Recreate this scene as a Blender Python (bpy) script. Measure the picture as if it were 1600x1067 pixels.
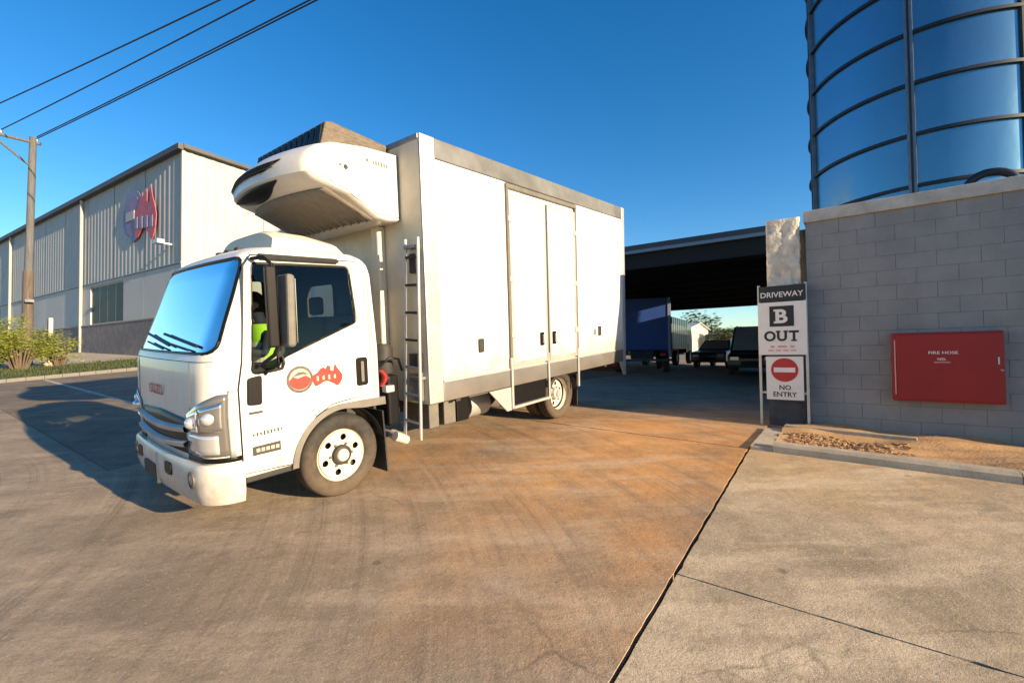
import bpy, bmesh, math, random
from mathutils import Vector, Matrix
random.seed(7)
R_ = math.radians
for o in list(bpy.data.objects): bpy.data.objects.remove(o)
scene = bpy.context.scene
COL = scene.collection

# ------------------------------------------------------------------ camera
PITCH, ROLL = R_(1.4), R_(0.7)
Xv = Vector((1, 0, 0)); Fv = Vector((0, math.cos(PITCH), math.sin(PITCH))); U0 = Vector((0, -math.sin(PITCH), math.cos(PITCH)))
Rv = Xv * math.cos(ROLL) - U0 * math.sin(ROLL); Uv = U0 * math.cos(ROLL) + Xv * math.sin(ROLL)
cam = bpy.data.cameras.new('camera'); cam.sensor_width = 36; cam.lens = 16.02; cam.clip_start = .05; cam.clip_end = 3000
camo = bpy.data.objects.new('camera', cam); COL.objects.link(camo)
Mc = Matrix((Rv, Uv, -Fv)).transposed().to_4x4(); Mc.translation = (0, 0, 1.6); camo.matrix_world = Mc
scene.camera = camo
# ------------------------------------------------------------------ sky, sun, exposure
SUN_AZ, SUN_EL = 125.0, 13.5
world = bpy.data.worlds.new('World'); scene.world = world; world.use_nodes = True
wn = world.node_tree.nodes; wl = world.node_tree.links; wn.clear()
sky = wn.new('ShaderNodeTexSky'); sky.sky_type = 'NISHITA'; sky.sun_disc = False
sky.sun_elevation = R_(SUN_EL); sky.sun_rotation = R_(SUN_AZ); sky.altitude = 200; sky.air_density = 1.0; sky.dust_density = .1; sky.ozone_density = 2.6
bg = wn.new('ShaderNodeBackground'); bg.inputs[1].default_value = .088
hs = wn.new('ShaderNodeHueSaturation'); hs.inputs['Saturation'].default_value = 1.34; hs.inputs['Hue'].default_value = .504
wo = wn.new('ShaderNodeOutputWorld'); wl.new(sky.outputs[0], hs.inputs['Color']); wl.new(hs.outputs[0], bg.inputs[0]); wl.new(bg.outputs[0], wo.inputs[0])
sl = bpy.data.lights.new('sun', 'SUN'); sl.energy = 5.0; sl.angle = R_(.5); sl.color = (1, .76, .47)
so = bpy.data.objects.new('sun', sl); COL.objects.link(so)
sd = Vector((math.sin(R_(SUN_AZ)) * math.cos(R_(SUN_EL)), math.cos(R_(SUN_AZ)) * math.cos(R_(SUN_EL)), math.sin(R_(SUN_EL))))
so.rotation_euler = (-sd).to_track_quat('-Z', 'Y').to_euler(); so.location = (20, -15, 20)
scene.view_settings.view_transform = 'Standard'; scene.view_settings.look = 'None'
scene.view_settings.gamma = 1; scene.view_settings.use_curve_mapping = False
scene.view_settings.exposure = 1.36

# ------------------------------------------------------------------ frames
# yard grid: origin at the kerb corner, e1 up the driveway, e2 to the left along the wall line
O2 = Vector((2.68, 5.21)); E1 = Vector((.578, .816)); E2 = Vector((-.816, .578))
def crest(a, c, w):                     # rising ramp that levels off at a = c
    if a < c - w: return a
    if a > c + w: return c
    return a - (a - c + w) ** 2 / (4 * w)
def softA(a, b):
    t = max(0, min(1, (b - 6) / 6)); t = t * t * (3 - 2 * t)
    return crest(a, 0, .3) * (1 - t) + crest(a, 2, .8) * t
def terr(a, b): return .483 + .0343 * max(-12, min(b, 38)) + .0795 * max(-30, softA(a, b))
def W(a, b, z=None, dz=0.):
    p = O2 + E1 * a + E2 * b
    return Vector((p.x, p.y, (terr(a, b) if z is None else z) + dz))
W0 = W
GRID = Matrix(((E1.x, E2.x, 0, 0), (E1.y, E2.y, 0, 0), (0, 0, 1, 0), (0, 0, 0, 1)))
def grid_at(a, b, z): m = GRID.copy(); m.translation = W(a, b, z); return m
# truck frame (x to the rear, y to the far side, z up), origin at near front tyre
TR = Vector((.626331, .775758, .076872)); TL = Vector((-.779354, .625367, .039023)); TN = Vector((-.017801, -.084351, .996277))
TM = Matrix((TR, TL, TN)).transposed().to_4x4(); TM.translation = (-1.568958, 4.080108, .311437)

# ------------------------------------------------------------------ materials
def nd(nt, t, **kw):
    n = nt.nodes.new(t)
    for k, v in kw.items():
        if k in n.inputs: n.inputs[k].default_value = v
        else: setattr(n, k, v)
    return n
MATS = {}
def pm(name, col, rough=.5, metal=0., var=.0, vscale=6., bump=0., bscale=60., col2=None, coat=0., spec=.5, world_co=False, stretch=None, rvar=0.):
    m = bpy.data.materials.new(name); m.use_nodes = True; nt = m.node_tree
    b = nt.nodes['Principled BSDF']; b.inputs['Roughness'].default_value = rough; b.inputs['Metallic'].default_value = metal
    b.inputs['Base Color'].default_value = (*col, 1); b.inputs['Coat Weight'].default_value = coat; b.inputs['Specular IOR Level'].default_value = spec
    if var or bump or col2 or rvar:
        if world_co:
            co = nd(nt, 'ShaderNodeNewGeometry').outputs['Position']
        else:
            co = nd(nt, 'ShaderNodeTexCoord').outputs['Object']
        if stretch:
            mp = nd(nt, 'ShaderNodeMapping'); mp.inputs['Scale'].default_value = stretch; nt.links.new(co, mp.inputs[0]); co = mp.outputs[0]
        if var or col2 or rvar:
            n = nd(nt, 'ShaderNodeTexNoise', Scale=vscale, Detail=6., Roughness=.65); nt.links.new(co, n.inputs['Vector'])
            rmp = nd(nt, 'ShaderNodeValToRGB'); rmp.color_ramp.elements[0].position = .35; rmp.color_ramp.elements[1].position = .68
            c2 = col2 if col2 else tuple(min(1, c * (1 + var)) for c in col)
            c1 = col if col2 else tuple(c * (1 - var) for c in col)
            rmp.color_ramp.elements[0].color = (*c1, 1); rmp.color_ramp.elements[1].color = (*c2, 1)
            nt.links.new(n.outputs[0], rmp.inputs[0]); nt.links.new(rmp.outputs[0], b.inputs['Base Color'])
            if rvar:
                mr = nd(nt, 'ShaderNodeMapRange'); mr.inputs[3].default_value = rough - rvar; mr.inputs[4].default_value = rough + rvar
                nt.links.new(n.outputs[0], mr.inputs[0]); nt.links.new(mr.outputs[0], b.inputs['Roughness'])
        if bump:
            n2 = nd(nt, 'ShaderNodeTexNoise', Scale=bscale, Detail=4.); nt.links.new(co, n2.inputs['Vector'])
            bp = nd(nt, 'ShaderNodeBump', Strength=bump, Distance=.01); nt.links.new(n2.outputs[0], bp.inputs['Height']); nt.links.new(bp.outputs[0], b.inputs['Normal'])
    MATS[name] = m; return m
def glass(name, tint, refl, rough=.02, ior=1.5):
    m = bpy.data.materials.new(name); m.use_nodes = True; nt = m.node_tree; nt.nodes.clear()
    o = nd(nt, 'ShaderNodeOutputMaterial'); mx = nd(nt, 'ShaderNodeMixShader'); t = nd(nt, 'ShaderNodeBsdfTransparent'); g = nd(nt, 'ShaderNodeBsdfGlossy')
    t.inputs[0].default_value = (*tint, 1); g.inputs[0].default_value = (1, 1, 1, 1); g.inputs['Roughness'].default_value = rough
    lw = nd(nt, 'ShaderNodeFresnel', IOR=ior); mr = nd(nt, 'ShaderNodeMapRange'); mr.inputs[3].default_value = refl; mr.inputs[4].default_value = 1
    nt.links.new(lw.outputs[0], mr.inputs[0]); nt.links.new(mr.outputs[0], mx.inputs[0]); nt.links.new(t.outputs[0], mx.inputs[1]); nt.links.new(g.outputs[0], mx.inputs[2]); nt.links.new(mx.outputs[0], o.inputs[0])
    MATS[name] = m; return m

def concrete(name, base, light, dirt, dirt_c, dirt_r, track=None, mott=1.):
    """worn concrete: mottling, grime, dirt patch round dirt_c, curved tyre scuffs round a pivot, fine grit"""
    m = bpy.data.materials.new(name); m.use_nodes = True; nt = m.node_tree; L = nt.links.new
    b = nt.nodes['Principled BSDF']; b.inputs['Roughness'].default_value = .85; b.inputs['Specular IOR Level'].default_value = .25
    pos = nd(nt, 'ShaderNodeNewGeometry').outputs['Position']
    def noise(scale, det=5., rough=.6, src=pos):
        n = nd(nt, 'ShaderNodeTexNoise', Scale=scale, Detail=det, Roughness=rough); L(src, n.inputs['Vector']); return n.outputs[0]
    def ramp(src, p0, p1, c0=(0, 0, 0), c1=(1, 1, 1)):
        r = nd(nt, 'ShaderNodeValToRGB'); e = r.color_ramp.elements; e[0].position = p0; e[1].position = p1; e[0].color = (*c0, 1); e[1].color = (*c1, 1); L(src, r.inputs[0]); return r.outputs[0]
    def mix(f, c1, c2, mode='MIX'):
        x = nd(nt, 'ShaderNodeMix', data_type='RGBA', blend_type=mode)
        if isinstance(f, (int, float)): x.inputs[0].default_value = f
        else: L(f, x.inputs[0])
        for i, c in ((6, c1), (7, c2)):
            if isinstance(c, tuple): x.inputs[i].default_value = (*c, 1)
            else: L(c, x.inputs[i])
        return x.outputs[2]
    def math_(op, a, c):
        n = nd(nt, 'ShaderNodeMath', operation=op)
        for i, v in ((0, a), (1, c)):
            if isinstance(v, (int, float)): n.inputs[i].default_value = v
            else: L(v, n.inputs[i])
        return n.outputs[0]
    c = mix(ramp(noise(.55), .36, .66), base, light)
    # dirt washed over a patch
    vm = nd(nt, 'ShaderNodeVectorMath', operation='DISTANCE'); L(pos, vm.inputs[0]); vm.inputs[1].default_value = dirt_c
    f = math_('ADD', math_('DIVIDE', vm.outputs['Value'], dirt_r), math_('MULTIPLY', math_('SUBTRACT', noise(.9), .5), 1.3))
    c = mix(ramp(f, .25, 1.05, (1, 1, 1), (0, 0, 0)), c, dirt)
    c = mix(math_('MULTIPLY', ramp(noise(2.6, 8., .7), .42, .66), .6 * mott), c, tuple(x * .55 for x in base))
    c = mix(math_('MULTIPLY', ramp(noise(.95, 7., .72), .52, .66), .5 * mott), c, tuple(x * .5 for x in base))
    mpb = nd(nt, 'ShaderNodeMapping'); mpb.inputs['Rotation'].default_value = (0, 0, R_(-35)); mpb.inputs['Scale'].default_value = (.5, 2.2, 1); L(pos, mpb.inputs[0])
    c = mix(math_('MULTIPLY', ramp(noise(1.6, 6., .62, mpb.outputs[0]), .48, .66), .45), c, tuple(min(1, x * 1.4) for x in light))
    if track:
        vt = nd(nt, 'ShaderNodeVectorMath', operation='DISTANCE'); L(pos, vt.inputs[0]); vt.inputs[1].default_value = track
        cx = nd(nt, 'ShaderNodeCombineXYZ'); L(vt.outputs['Value'], cx.inputs[0])
        w = noise(5.5, 5., .75, cx.outputs[0])
        s = math_('MULTIPLY', ramp(w, .49, .62), ramp(noise(.8, 6., .7), .38, .60))
        c = mix(math_('MULTIPLY', s, .6), c, tuple(x * .42 for x in base))
        s2 = math_('MULTIPLY', ramp(noise(9., 3., .6, cx.outputs[0]), .55, .68), ramp(noise(1.5, 6., .7), .45, .62))
        c = mix(math_('MULTIPLY', s2, .35), c, tuple(min(1, x * 1.5) for x in light))
    # spots
    vo = nd(nt, 'ShaderNodeTexVoronoi', Scale=1.7); L(pos, vo.inputs['Vector'])
    sp = math_('MULTIPLY', ramp(vo.outputs['Distance'], .035, .07, (1, 1, 1), (0, 0, 0)), ramp(noise(1.2), .52, .56))
    c = mix(math_('MULTIPLY', sp, .7), c, tuple(x * .35 for x in base))
    c = mix(math_('MULTIPLY', ramp(noise(140., 3., .6), .42, .62), .38), c, tuple(x * .5 for x in base))
    c = mix(math_('MULTIPLY', ramp(noise(38., 4., .7), .54, .64), .35), c, tuple(x * .5 for x in base))
    c = mix(math_('MULTIPLY', ramp(noise(55., 4., .7), .58, .66), .35), c, tuple(min(1, x * 1.5) for x in light))
    vc = nd(nt, 'ShaderNodeTexVoronoi', Scale=.23, feature='DISTANCE_TO_EDGE'); wob = nd(nt, 'ShaderNodeVectorMath', operation='ADD')
    nz = nd(nt, 'ShaderNodeTexNoise', Scale=1.3, Detail=6.); L(pos, nz.inputs['Vector']); L(pos, wob.inputs[0]); L(nz.outputs['Color'], wob.inputs[1]); L(wob.outputs[0], vc.inputs['Vector'])
    crk = math_('MULTIPLY', ramp(vc.outputs['Distance'], .0008, .0024, (1, 1, 1), (0, 0, 0)), ramp(noise(.35), .50, .56))
    c = mix(math_('MULTIPLY', crk, .6), c, tuple(x * .35 for x in base))
    L(c, b.inputs['Base Color'])
    bp = nd(nt, 'ShaderNodeBump', Strength=.55, Distance=.006); L(math_('ADD', noise(90., 5., .7), math_('MULTIPLY', noise(9.), 2.)), bp.inputs['Height']); L(bp.outputs[0], b.inputs['Normal'])
    MATS[name] = m; return m

concrete('m_drive', (.275, .215, .155), (.41, .325, .235), (.54, .265, .085), (2.2, 5.4, .5), 4.2, track=(-9., 1.0, 0.), mott=.85)
concrete('m_slab', (.38, .305, .21), (.56, .46, .33), (.48, .33, .18), (3.2, 5., .5), 2.0, mott=1.0)
concrete('m_path', (.42, .37, .30), (.52, .46, .38), (.40, .33, .24), (-18, 22, 1.5), 3.)
concrete('m_asphalt', (.19, .155, .12), (.27, .22, .165), (.24, .18, .12), (-8, 8, .6), 4.)
pm('m_joint', (.06, .038, .024), .95)
pm('m_soil', (.33, .19, .09), .95, var=.35, vscale=3., bump=.8, bscale=40., col2=(.46, .29, .14), world_co=True)
pm('m_earth', (.12, .10, .07), .95, col2=(.20, .16, .10), vscale=.3, world_co=True)
pm('m_kerb', (.36, .31, .24), .85, var=.18, vscale=5., bump=.4, bscale=90., world_co=True)
pm('m_grass', (.03, .045, .014), .9, col2=(.06, .075, .024), vscale=3., world_co=True)
pm('m_line', (.40, .37, .32), .8, var=.3, vscale=8., world_co=True)
pm('m_white', (.62, .605, .57), .36, var=.09, vscale=3.5, coat=.25, rvar=.12, stretch=(1, 1, .35), bump=.03, bscale=5.)
pm('m_boxwhite', (.76, .75, .72), .45, var=.12, vscale=3.2, coat=.1, stretch=(1, 1, .12), bump=.05, bscale=2.5)
pm('m_cream', (.55, .50, .40), .5, var=.08, vscale=5.)
pm('m_alu', (.22, .225, .23), .45, .55, var=.22, vscale=3., bump=.1, bscale=50.)
pm('m_alulight', (.44, .445, .45), .4, .45, var=.12, vscale=4.)
pm('m_railroof', (.125, .13, .135), .6, .2, var=.30, vscale=2.2)
pm('m_black', (.006, .006, .007), .4, spec=.2)
pm('m_rubber', (.022, .021, .020), .8, var=.35, vscale=14., bump=.3, bscale=120.)
pm('m_darkgrey', (.035, .035, .035), .6, spec=.25, var=.2, vscale=9.)
pm('m_trim', (.022, .022, .024), .75)
pm('m_archgrey', (.12, .113, .10), .6, var=.15, vscale=12.)
pm('m_chassis', (.03, .028, .026), .7, var=.4, vscale=8.)
pm('m_steelwheel', (.62, .56, .46), .42, .15, var=.16, vscale=16.)
pm('m_chrome', (.72, .71, .70), .16, .95)
pm('m_lens', (.65, .66, .68), .06, .55, coat=1.)
pm('m_amber', (.55, .20, .03), .2, coat=1.)
pm('m_lampgrey', (.20, .19, .18), .22, .5, coat=1.)
pm('m_hood', (.105, .085, .062), .7, var=.35, vscale=14., stretch=(1, 1, 5))
pm('m_under', (.19, .17, .145), .7, var=.25, vscale=9., stretch=(1, 6, 1))
pm('m_red', (.20, .012, .010), .5, var=.08, vscale=8.)
pm('m_logogrey', (.085, .07, .065), .55, var=.3, vscale=25.)
pm('m_logored', (.50, .022, .014), .5, var=.15, vscale=30.)
pm('m_logowhite', (.45, .33, .28), .5)
pm('m_inktext', (.03, .028, .026), .5)
pm('m_block', (.225, .23, .238), .7, var=.14, vscale=1.7, bump=.5, bscale=110., world_co=True)
pm('m_mortar', (.105, .113, .125), .9, bump=.4, bscale=120., world_co=True)
pm('m_coping', (.42, .40, .37), .85, var=.22, vscale=4., bump=.5, bscale=60., world_co=True)
pm('m_pillar', (.42, .39, .34), .95, col2=(.64, .60, .53), vscale=7., bump=1., bscale=30.)
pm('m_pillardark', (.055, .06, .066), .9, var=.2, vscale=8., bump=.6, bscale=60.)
pm('m_post', (.52, .50, .47), .5, .4, var=.12, vscale=6.)
pm('m_sign', (.72, .69, .68), .5, var=.04, vscale=5.)
pm('m_signblack', (.012, .012, .014), .5)
pm('m_signred', (.42, .025, .02), .45)
pm('m_signpink', (.62, .28, .28), .5)
pm('m_cabinet', (.26, .004, .006), .42, var=.06, vscale=4.)
pm('m_clad', (.37, .37, .36), .6, var=.06, vscale=.7, world_co=True)
pm('m_cladlow', (.45, .45, .44), .7, var=.06, vscale=.5, world_co=True)
pm('m_brick', (.20, .175, .17), .85, var=.2, vscale=3., world_co=True)
pm('m_roofdark', (.06, .062, .07), .6, var=.2, vscale=.6, world_co=True)
pm('m_winframe', (.05, .055, .05), .5)
pm('m_darkpane', (.012, .022, .012), .55, var=.3, vscale=1., world_co=True)
pm('m_purple', (.22, .16, .30), .6, var=.15, vscale=2.)
pm('m_dullblue', (.17, .20, .34), .6, var=.15, vscale=2.)
pm('m_dullred', (.48, .09, .12), .6, var=.15, vscale=2.)
pm('m_wood', (.10, .08, .07), .9, var=.35, vscale=5., stretch=(4, 4, .3), bump=.4, bscale=30.)
pm('m_woodtop', (.10, .105, .11), .9, var=.25, vscale=5., stretch=(4, 4, .3), bump=.4, bscale=30.)
pm('m_wire', (.02, .022, .028), .6)
pm('m_leaf', (.10, .13, .02), .6, col2=(.30, .33, .05), vscale=3.)
pm('m_leafdark', (.035, .055, .018), .6, col2=(.10, .13, .04), vscale=1.5)
pm('m_bark', (.12, .09, .06), .9, var=.3, vscale=10.)
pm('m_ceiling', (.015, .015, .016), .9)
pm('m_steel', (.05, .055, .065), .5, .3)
pm('m_gutter', (.20, .24, .29), .5, .3)
pm('m_blue', (.012, .05, .24), .5, var=.12, vscale=1.2)
pm('m_vandark', (.012, .013, .016), .25, coat=.6)
pm('m_vangrey', (.05, .055, .06), .3, coat=.6)
pm('m_mulch', (.20, .11, .055), .95, col2=(.40, .24, .12), vscale=30.)
pm('m_skin', (.55, .32, .22), .55)
pm('m_hivis', (.42, .78, .04), .6)
pm('m_hivisband', (.75, .75, .68), .35)
pm('m_navy', (.015, .02, .045), .8)
pm('m_hair', (.02, .014, .01), .8)
pm('m_seat', (.045, .045, .048), .85)
pm('m_brassy', (.65, .45, .30), .35, .6)
glass('m_windscreen', (.55, .66, .72), .20)
glass('m_sideglass', (.62, .68, .64), .0, ior=1.33)
glass('m_farglass', (.05, .08, .06), .06)
# silo skin: glossy painted steel sheet, gently buckled
ms = pm('m_silo', (.14, .29, .385), .25, .85); nt = ms.node_tree
co = nd(nt, 'ShaderNodeTexCoord'); mp = nd(nt, 'ShaderNodeMapping'); mp.inputs['Scale'].default_value = (1, 1, .45); nt.links.new(co.outputs['Object'], mp.inputs[0])
n1 = nd(nt, 'ShaderNodeTexNoise', Scale=1.6, Detail=3.); nt.links.new(mp.outputs[0], n1.inputs['Vector'])
bp = nd(nt, 'ShaderNodeBump', Strength=.15, Distance=.06); nt.links.new(n1.outputs[0], bp.inputs['Height']); nt.links.new(bp.outputs[0], nt.nodes['Principled BSDF'].inputs['Normal'])
pm('m_silorib', (.025, .032, .045), .5, .5)
pm('m_siloseam', (.17, .20, .24), .45, .6, var=.15, vscale=4.)
M = MATS
def grime(mat, z0, z1, col, amt, scale):
    nt = mat.node_tree; L = nt.links.new; b = nt.nodes['Principled BSDF']; src = b.inputs['Base Color'].links[0].from_socket
    co = nd(nt, 'ShaderNodeTexCoord').outputs['Object']; sp = nd(nt, 'ShaderNodeSeparateXYZ'); L(co, sp.inputs[0])
    mr = nd(nt, 'ShaderNodeMapRange'); mr.inputs[1].default_value = z0; mr.inputs[2].default_value = z1; mr.inputs[3].default_value = 1; mr.inputs[4].default_value = 0; L(sp.outputs['Z'], mr.inputs[0])
    n = nd(nt, 'ShaderNodeTexNoise', Scale=scale, Detail=8., Roughness=.75); L(co, n.inputs['Vector'])
    m1 = nd(nt, 'ShaderNodeMath', operation='MULTIPLY_ADD'); L(mr.outputs[0], m1.inputs[0]); m1.inputs[1].default_value = .55; L(n.outputs[0], m1.inputs[2])
    r = nd(nt, 'ShaderNodeValToRGB'); r.color_ramp.elements[0].position = .58; r.color_ramp.elements[1].position = 1.0; L(m1.outputs[0], r.inputs[0])
    m2 = nd(nt, 'ShaderNodeMath', operation='MULTIPLY'); L(r.outputs[0], m2.inputs[0]); m2.inputs[1].default_value = amt
    x = nd(nt, 'ShaderNodeMix', data_type='RGBA'); L(m2.outputs[0], x.inputs[0]); L(src, x.inputs[6]); x.inputs[7].default_value = (*col, 1); L(x.outputs[2], b.inputs['Base Color'])
grime(M['m_white'], .15, .95, (.22, .15, .09), .5, 9.)
grime(M['m_boxwhite'], .85, 1.7, (.25, .18, .12), .6, 4.)
grime(M['m_alu'], .6, 1.0, (.16, .11, .07), .5, 6.)
grime(M['m_rubber'], -.4, .4, (.16, .11, .07), .45, 9.)

# ------------------------------------------------------------------ mesh helpers
class MB:
    def __init__(s): s.v = []; s.f = []
    def add(s, vs, fs):
        o = len(s.v); s.v += [tuple(p) for p in vs]; s.f += [tuple(i + o for i in f) for f in fs]; return s
    def box(s, x0, x1, y0, y1, z0, z1):
        return s.add([(x0, y0, z0), (x1, y0, z0), (x1, y1, z0), (x0, y1, z0), (x0, y0, z1), (x1, y0, z1), (x1, y1, z1), (x0, y1, z1)],
                     [(3, 2, 1, 0), (4, 5, 6, 7), (0, 1, 5, 4), (1, 2, 6, 5), (2, 3, 7, 6), (3, 0, 4, 7)])
    def hexa(s, bottom, top):
        return s.add(list(bottom) + list(top), [(3, 2, 1, 0), (4, 5, 6, 7), (0, 1, 5, 4), (1, 2, 6, 5), (2, 3, 7, 6), (3, 0, 4, 7)])
    def prism(s, poly, d0, d1, axis='y'):
        """poly of (u,w): axis y -> (u,d,w); axis x -> (d,u,w); axis z -> (u,w,d)"""
        P = {'y': lambda u, w, d: (u, d, w), 'x': lambda u, w, d: (d, u, w), 'z': lambda u, w, d: (u, w, d)}[axis]
        n = len(poly); vs = [P(u, w, d0) for u, w in poly] + [P(u, w, d1) for u, w in poly]
        fs = [tuple(range(n))[::-1], tuple(range(n, 2 * n))] + [(i, (i + 1) % n, n + (i + 1) % n, n + i) for i in range(n)]
        return s.add(vs, fs)
    def tube(s, pts, r, n=8, cap=True):
        pts = [Vector(p) for p in pts]; rs = r if isinstance(r, (list, tuple)) else [r] * len(pts); vs = []; up = None
        for i, p in enumerate(pts):
            t = (pts[min(i + 1, len(pts) - 1)] - pts[max(i - 1, 0)]).normalized()
            if up is None: up = t.orthogonal().normalized()
            up = (up - t * up.dot(t)).normalized(); w = t.cross(up)
            vs += [p + (up * math.cos(2 * math.pi * k / n) + w * math.sin(2 * math.pi * k / n)) * rs[i] for k in range(n)]
        fs = [(i * n + k, i * n + (k + 1) % n, (i + 1) * n + (k + 1) % n, (i + 1) * n + k) for i in range(len(pts) - 1) for k in range(n)]
        if cap: fs += [tuple(range(n))[::-1], tuple(range((len(pts) - 1) * n, len(pts) * n))]
        return s.add(vs, fs)
    def lathe(s, prof, n=48, axis='y', c=(0, 0, 0), caps=False):
        vs = []
        for r, h in prof:
            for k in range(n):
                a = 2 * math.pi * k / n; u, w = r * math.cos(a), r * math.sin(a)
                vs.append({'y': (c[0] + u, c[1] + h, c[2] + w), 'z': (c[0] + u, c[1] + w, c[2] + h), 'x': (c[0] + h, c[1] + u, c[2] + w)}[axis])
        fs = [(i * n + k, (i + 1) * n + k, (i + 1) * n + (k + 1) % n, i * n + (k + 1) % n) for i in range(len(prof) - 1) for k in range(n)]
        if caps: fs += [tuple(range(n)), tuple(range((len(prof) - 1) * n, len(prof) * n))[::-1]]
        return s.add(vs, fs)
    def ball(s, c, rx, ry, rz, n=14, m=9):
        vs = [(c[0], c[1], c[2] - rz)]
        for i in range(1, m):
            th = math.pi * i / m - math.pi / 2
            vs += [(c[0] + rx * math.cos(th) * math.cos(2 * math.pi * k / n), c[1] + ry * math.cos(th) * math.sin(2 * math.pi * k / n), c[2] + rz * math.sin(th)) for k in range(n)]
        vs.append((c[0], c[1], c[2] + rz)); fs = [(0, 1 + (k + 1) % n, 1 + k) for k in range(n)]
        fs += [(1 + i * n + k, 1 + i * n + (k + 1) % n, 1 + (i + 1) * n + (k + 1) % n, 1 + (i + 1) * n + k) for i in range(m - 2) for k in range(n)]
        t = len(vs) - 1; fs += [(t, 1 + (m - 2) * n + k, 1 + (m - 2) * n + (k + 1) % n) for k in range(n)]
        return s.add(vs, fs)
    def grid(s, fn, nu, nv):
        vs = [fn(i / nu, j / nv) for j in range(nv + 1) for i in range(nu + 1)]
        fs = [(j * (nu + 1) + i, j * (nu + 1) + i + 1, (j + 1) * (nu + 1) + i + 1, (j + 1) * (nu + 1) + i) for j in range(nv) for i in range(nu)]
        return s.add(vs, fs)
    def mesh(s, name, mat, smooth=None, recalc=True):
        me = bpy.data.meshes.new(name); me.from_pydata([tuple(p) for p in s.v], [], s.f); me.validate()
        if recalc:
            bm = bmesh.new(); bm.from_mesh(me); bmesh.ops.recalc_face_normals(bm, faces=bm.faces); bm.to_mesh(me); bm.free()
        for m in (mat if isinstance(mat, (list, tuple)) else [mat]): me.materials.append(M[m])
        if smooth:
            for p in me.polygons: p.use_smooth = True
            me.set_sharp_from_angle(angle=R_(smooth))
        return me
    def build(s, name, mat, parent=None, smooth=None, bevel=0, mw=None, solid=0, recalc=True):
        return link(name, s.mesh(name, mat, smooth, recalc), parent, bevel, mw, solid)
def link(name, me, parent=None, bevel=0, mw=None, solid=0):
    o = bpy.data.objects.new(name, me); COL.objects.link(o)
    if parent is not None: o.parent = parent
    if mw is not None: o.matrix_local = mw
    if solid: md = o.modifiers.new('solid', 'SOLIDIFY'); md.thickness = solid; md.offset = 0
    if bevel: md = o.modifiers.new('bevel', 'BEVEL'); md.width = bevel; md.segments = 2; md.limit_method = 'ANGLE'; md.angle_limit = R_(40)
    return o
def tag(o, label, cat, group=None):
    o['label'] = label; o['category'] = cat
    if group: o['group'] = group
    return o
def struct(o): o['kind'] = 'structure'; return o
def thing(name, label, cat, mw=None, group=None):
    o = bpy.data.objects.new(name, None); COL.objects.link(o); o.empty_display_size = .3
    if mw is not None: o.matrix_world = mw
    return tag(o, label, cat, group)
def copy_tree(o, parent=None):
    c = o.copy(); COL.objects.link(c); c.parent = parent
    for ch in list(o.children): copy_tree(ch, c)
    return c
def text_mesh(s, h, mat, name, depth=.002, bold=.0, sx=1.):
    cu = bpy.data.curves.new(name, 'FONT'); cu.body = s; cu.size = 1; cu.align_x = 'CENTER'; cu.align_y = 'CENTER'; cu.extrude = 0; cu.offset = bold; cu.resolution_u = 3
    to = bpy.data.objects.new(name + '_src', cu); COL.objects.link(to)
    dg = bpy.context.evaluated_depsgraph_get(); dg.update(); me = bpy.data.meshes.new_from_object(to.evaluated_get(dg))
    bpy.data.objects.remove(to); bpy.data.curves.remove(cu)
    ys = [v.co.y for v in me.vertices]; xs = [v.co.x for v in me.vertices]; k = h / (max(ys) - min(ys)); cy = (max(ys) + min(ys)) / 2; cx = (max(xs) + min(xs)) / 2
    for v in me.vertices: v.co = ((v.co.x - cx) * k * sx, (v.co.y - cy) * k, depth)
    me.name = name; me.materials.clear(); me.materials.append(M[mat]); return me
def text(s, h, mat, name, parent, mw, bold=0., sx=1.):
    return link(name, text_mesh(s, h, mat, name, .0, bold, sx), parent, 0, mw)
def frame(x, y, o):      # matrix with text-right x, text-up y at origin o
    x = Vector(x).normalized(); y = Vector(y).normalized(); z = x.cross(y)
    m = Matrix((x, y, z)).transposed().to_4x4(); m.translation = o; return m
def ngon_sheet(poly, d=0.):
    return MB().add([(x, y, d) for x, y in poly], [tuple(range(len(poly)))])
def lut(t, z):
    if z <= t[0][0]: return t[0][1]
    for (z0, a), (z1, b) in zip(t, t[1:]):
        if z <= z1: return a + (b - a) * (z - z0) / (z1 - z0)
    return t[-1][1]
def evaluated(o, name):
    dg = bpy.context.evaluated_depsgraph_get(); dg.update()
    return bpy.data.meshes.new_from_object(o.evaluated_get(dg), depsgraph=dg)
def boolean(base, cutters, name, mat):
    """base and cutters are MB solids -> mesh"""
    bo = base.build(name + '_b', mat); tmp = []
    for c in cutters:
        co_ = c.build(name + '_c', mat); tmp.append(co_)
        md = bo.modifiers.new('b', 'BOOLEAN'); md.operation = 'DIFFERENCE'; md.object = co_; md.solver = 'EXACT'
    me = evaluated(bo, name)
    for t in tmp + [bo]:
        d = t.data; bpy.data.objects.remove(t); bpy.data.meshes.remove(d)
    me.name = name; return me

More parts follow.
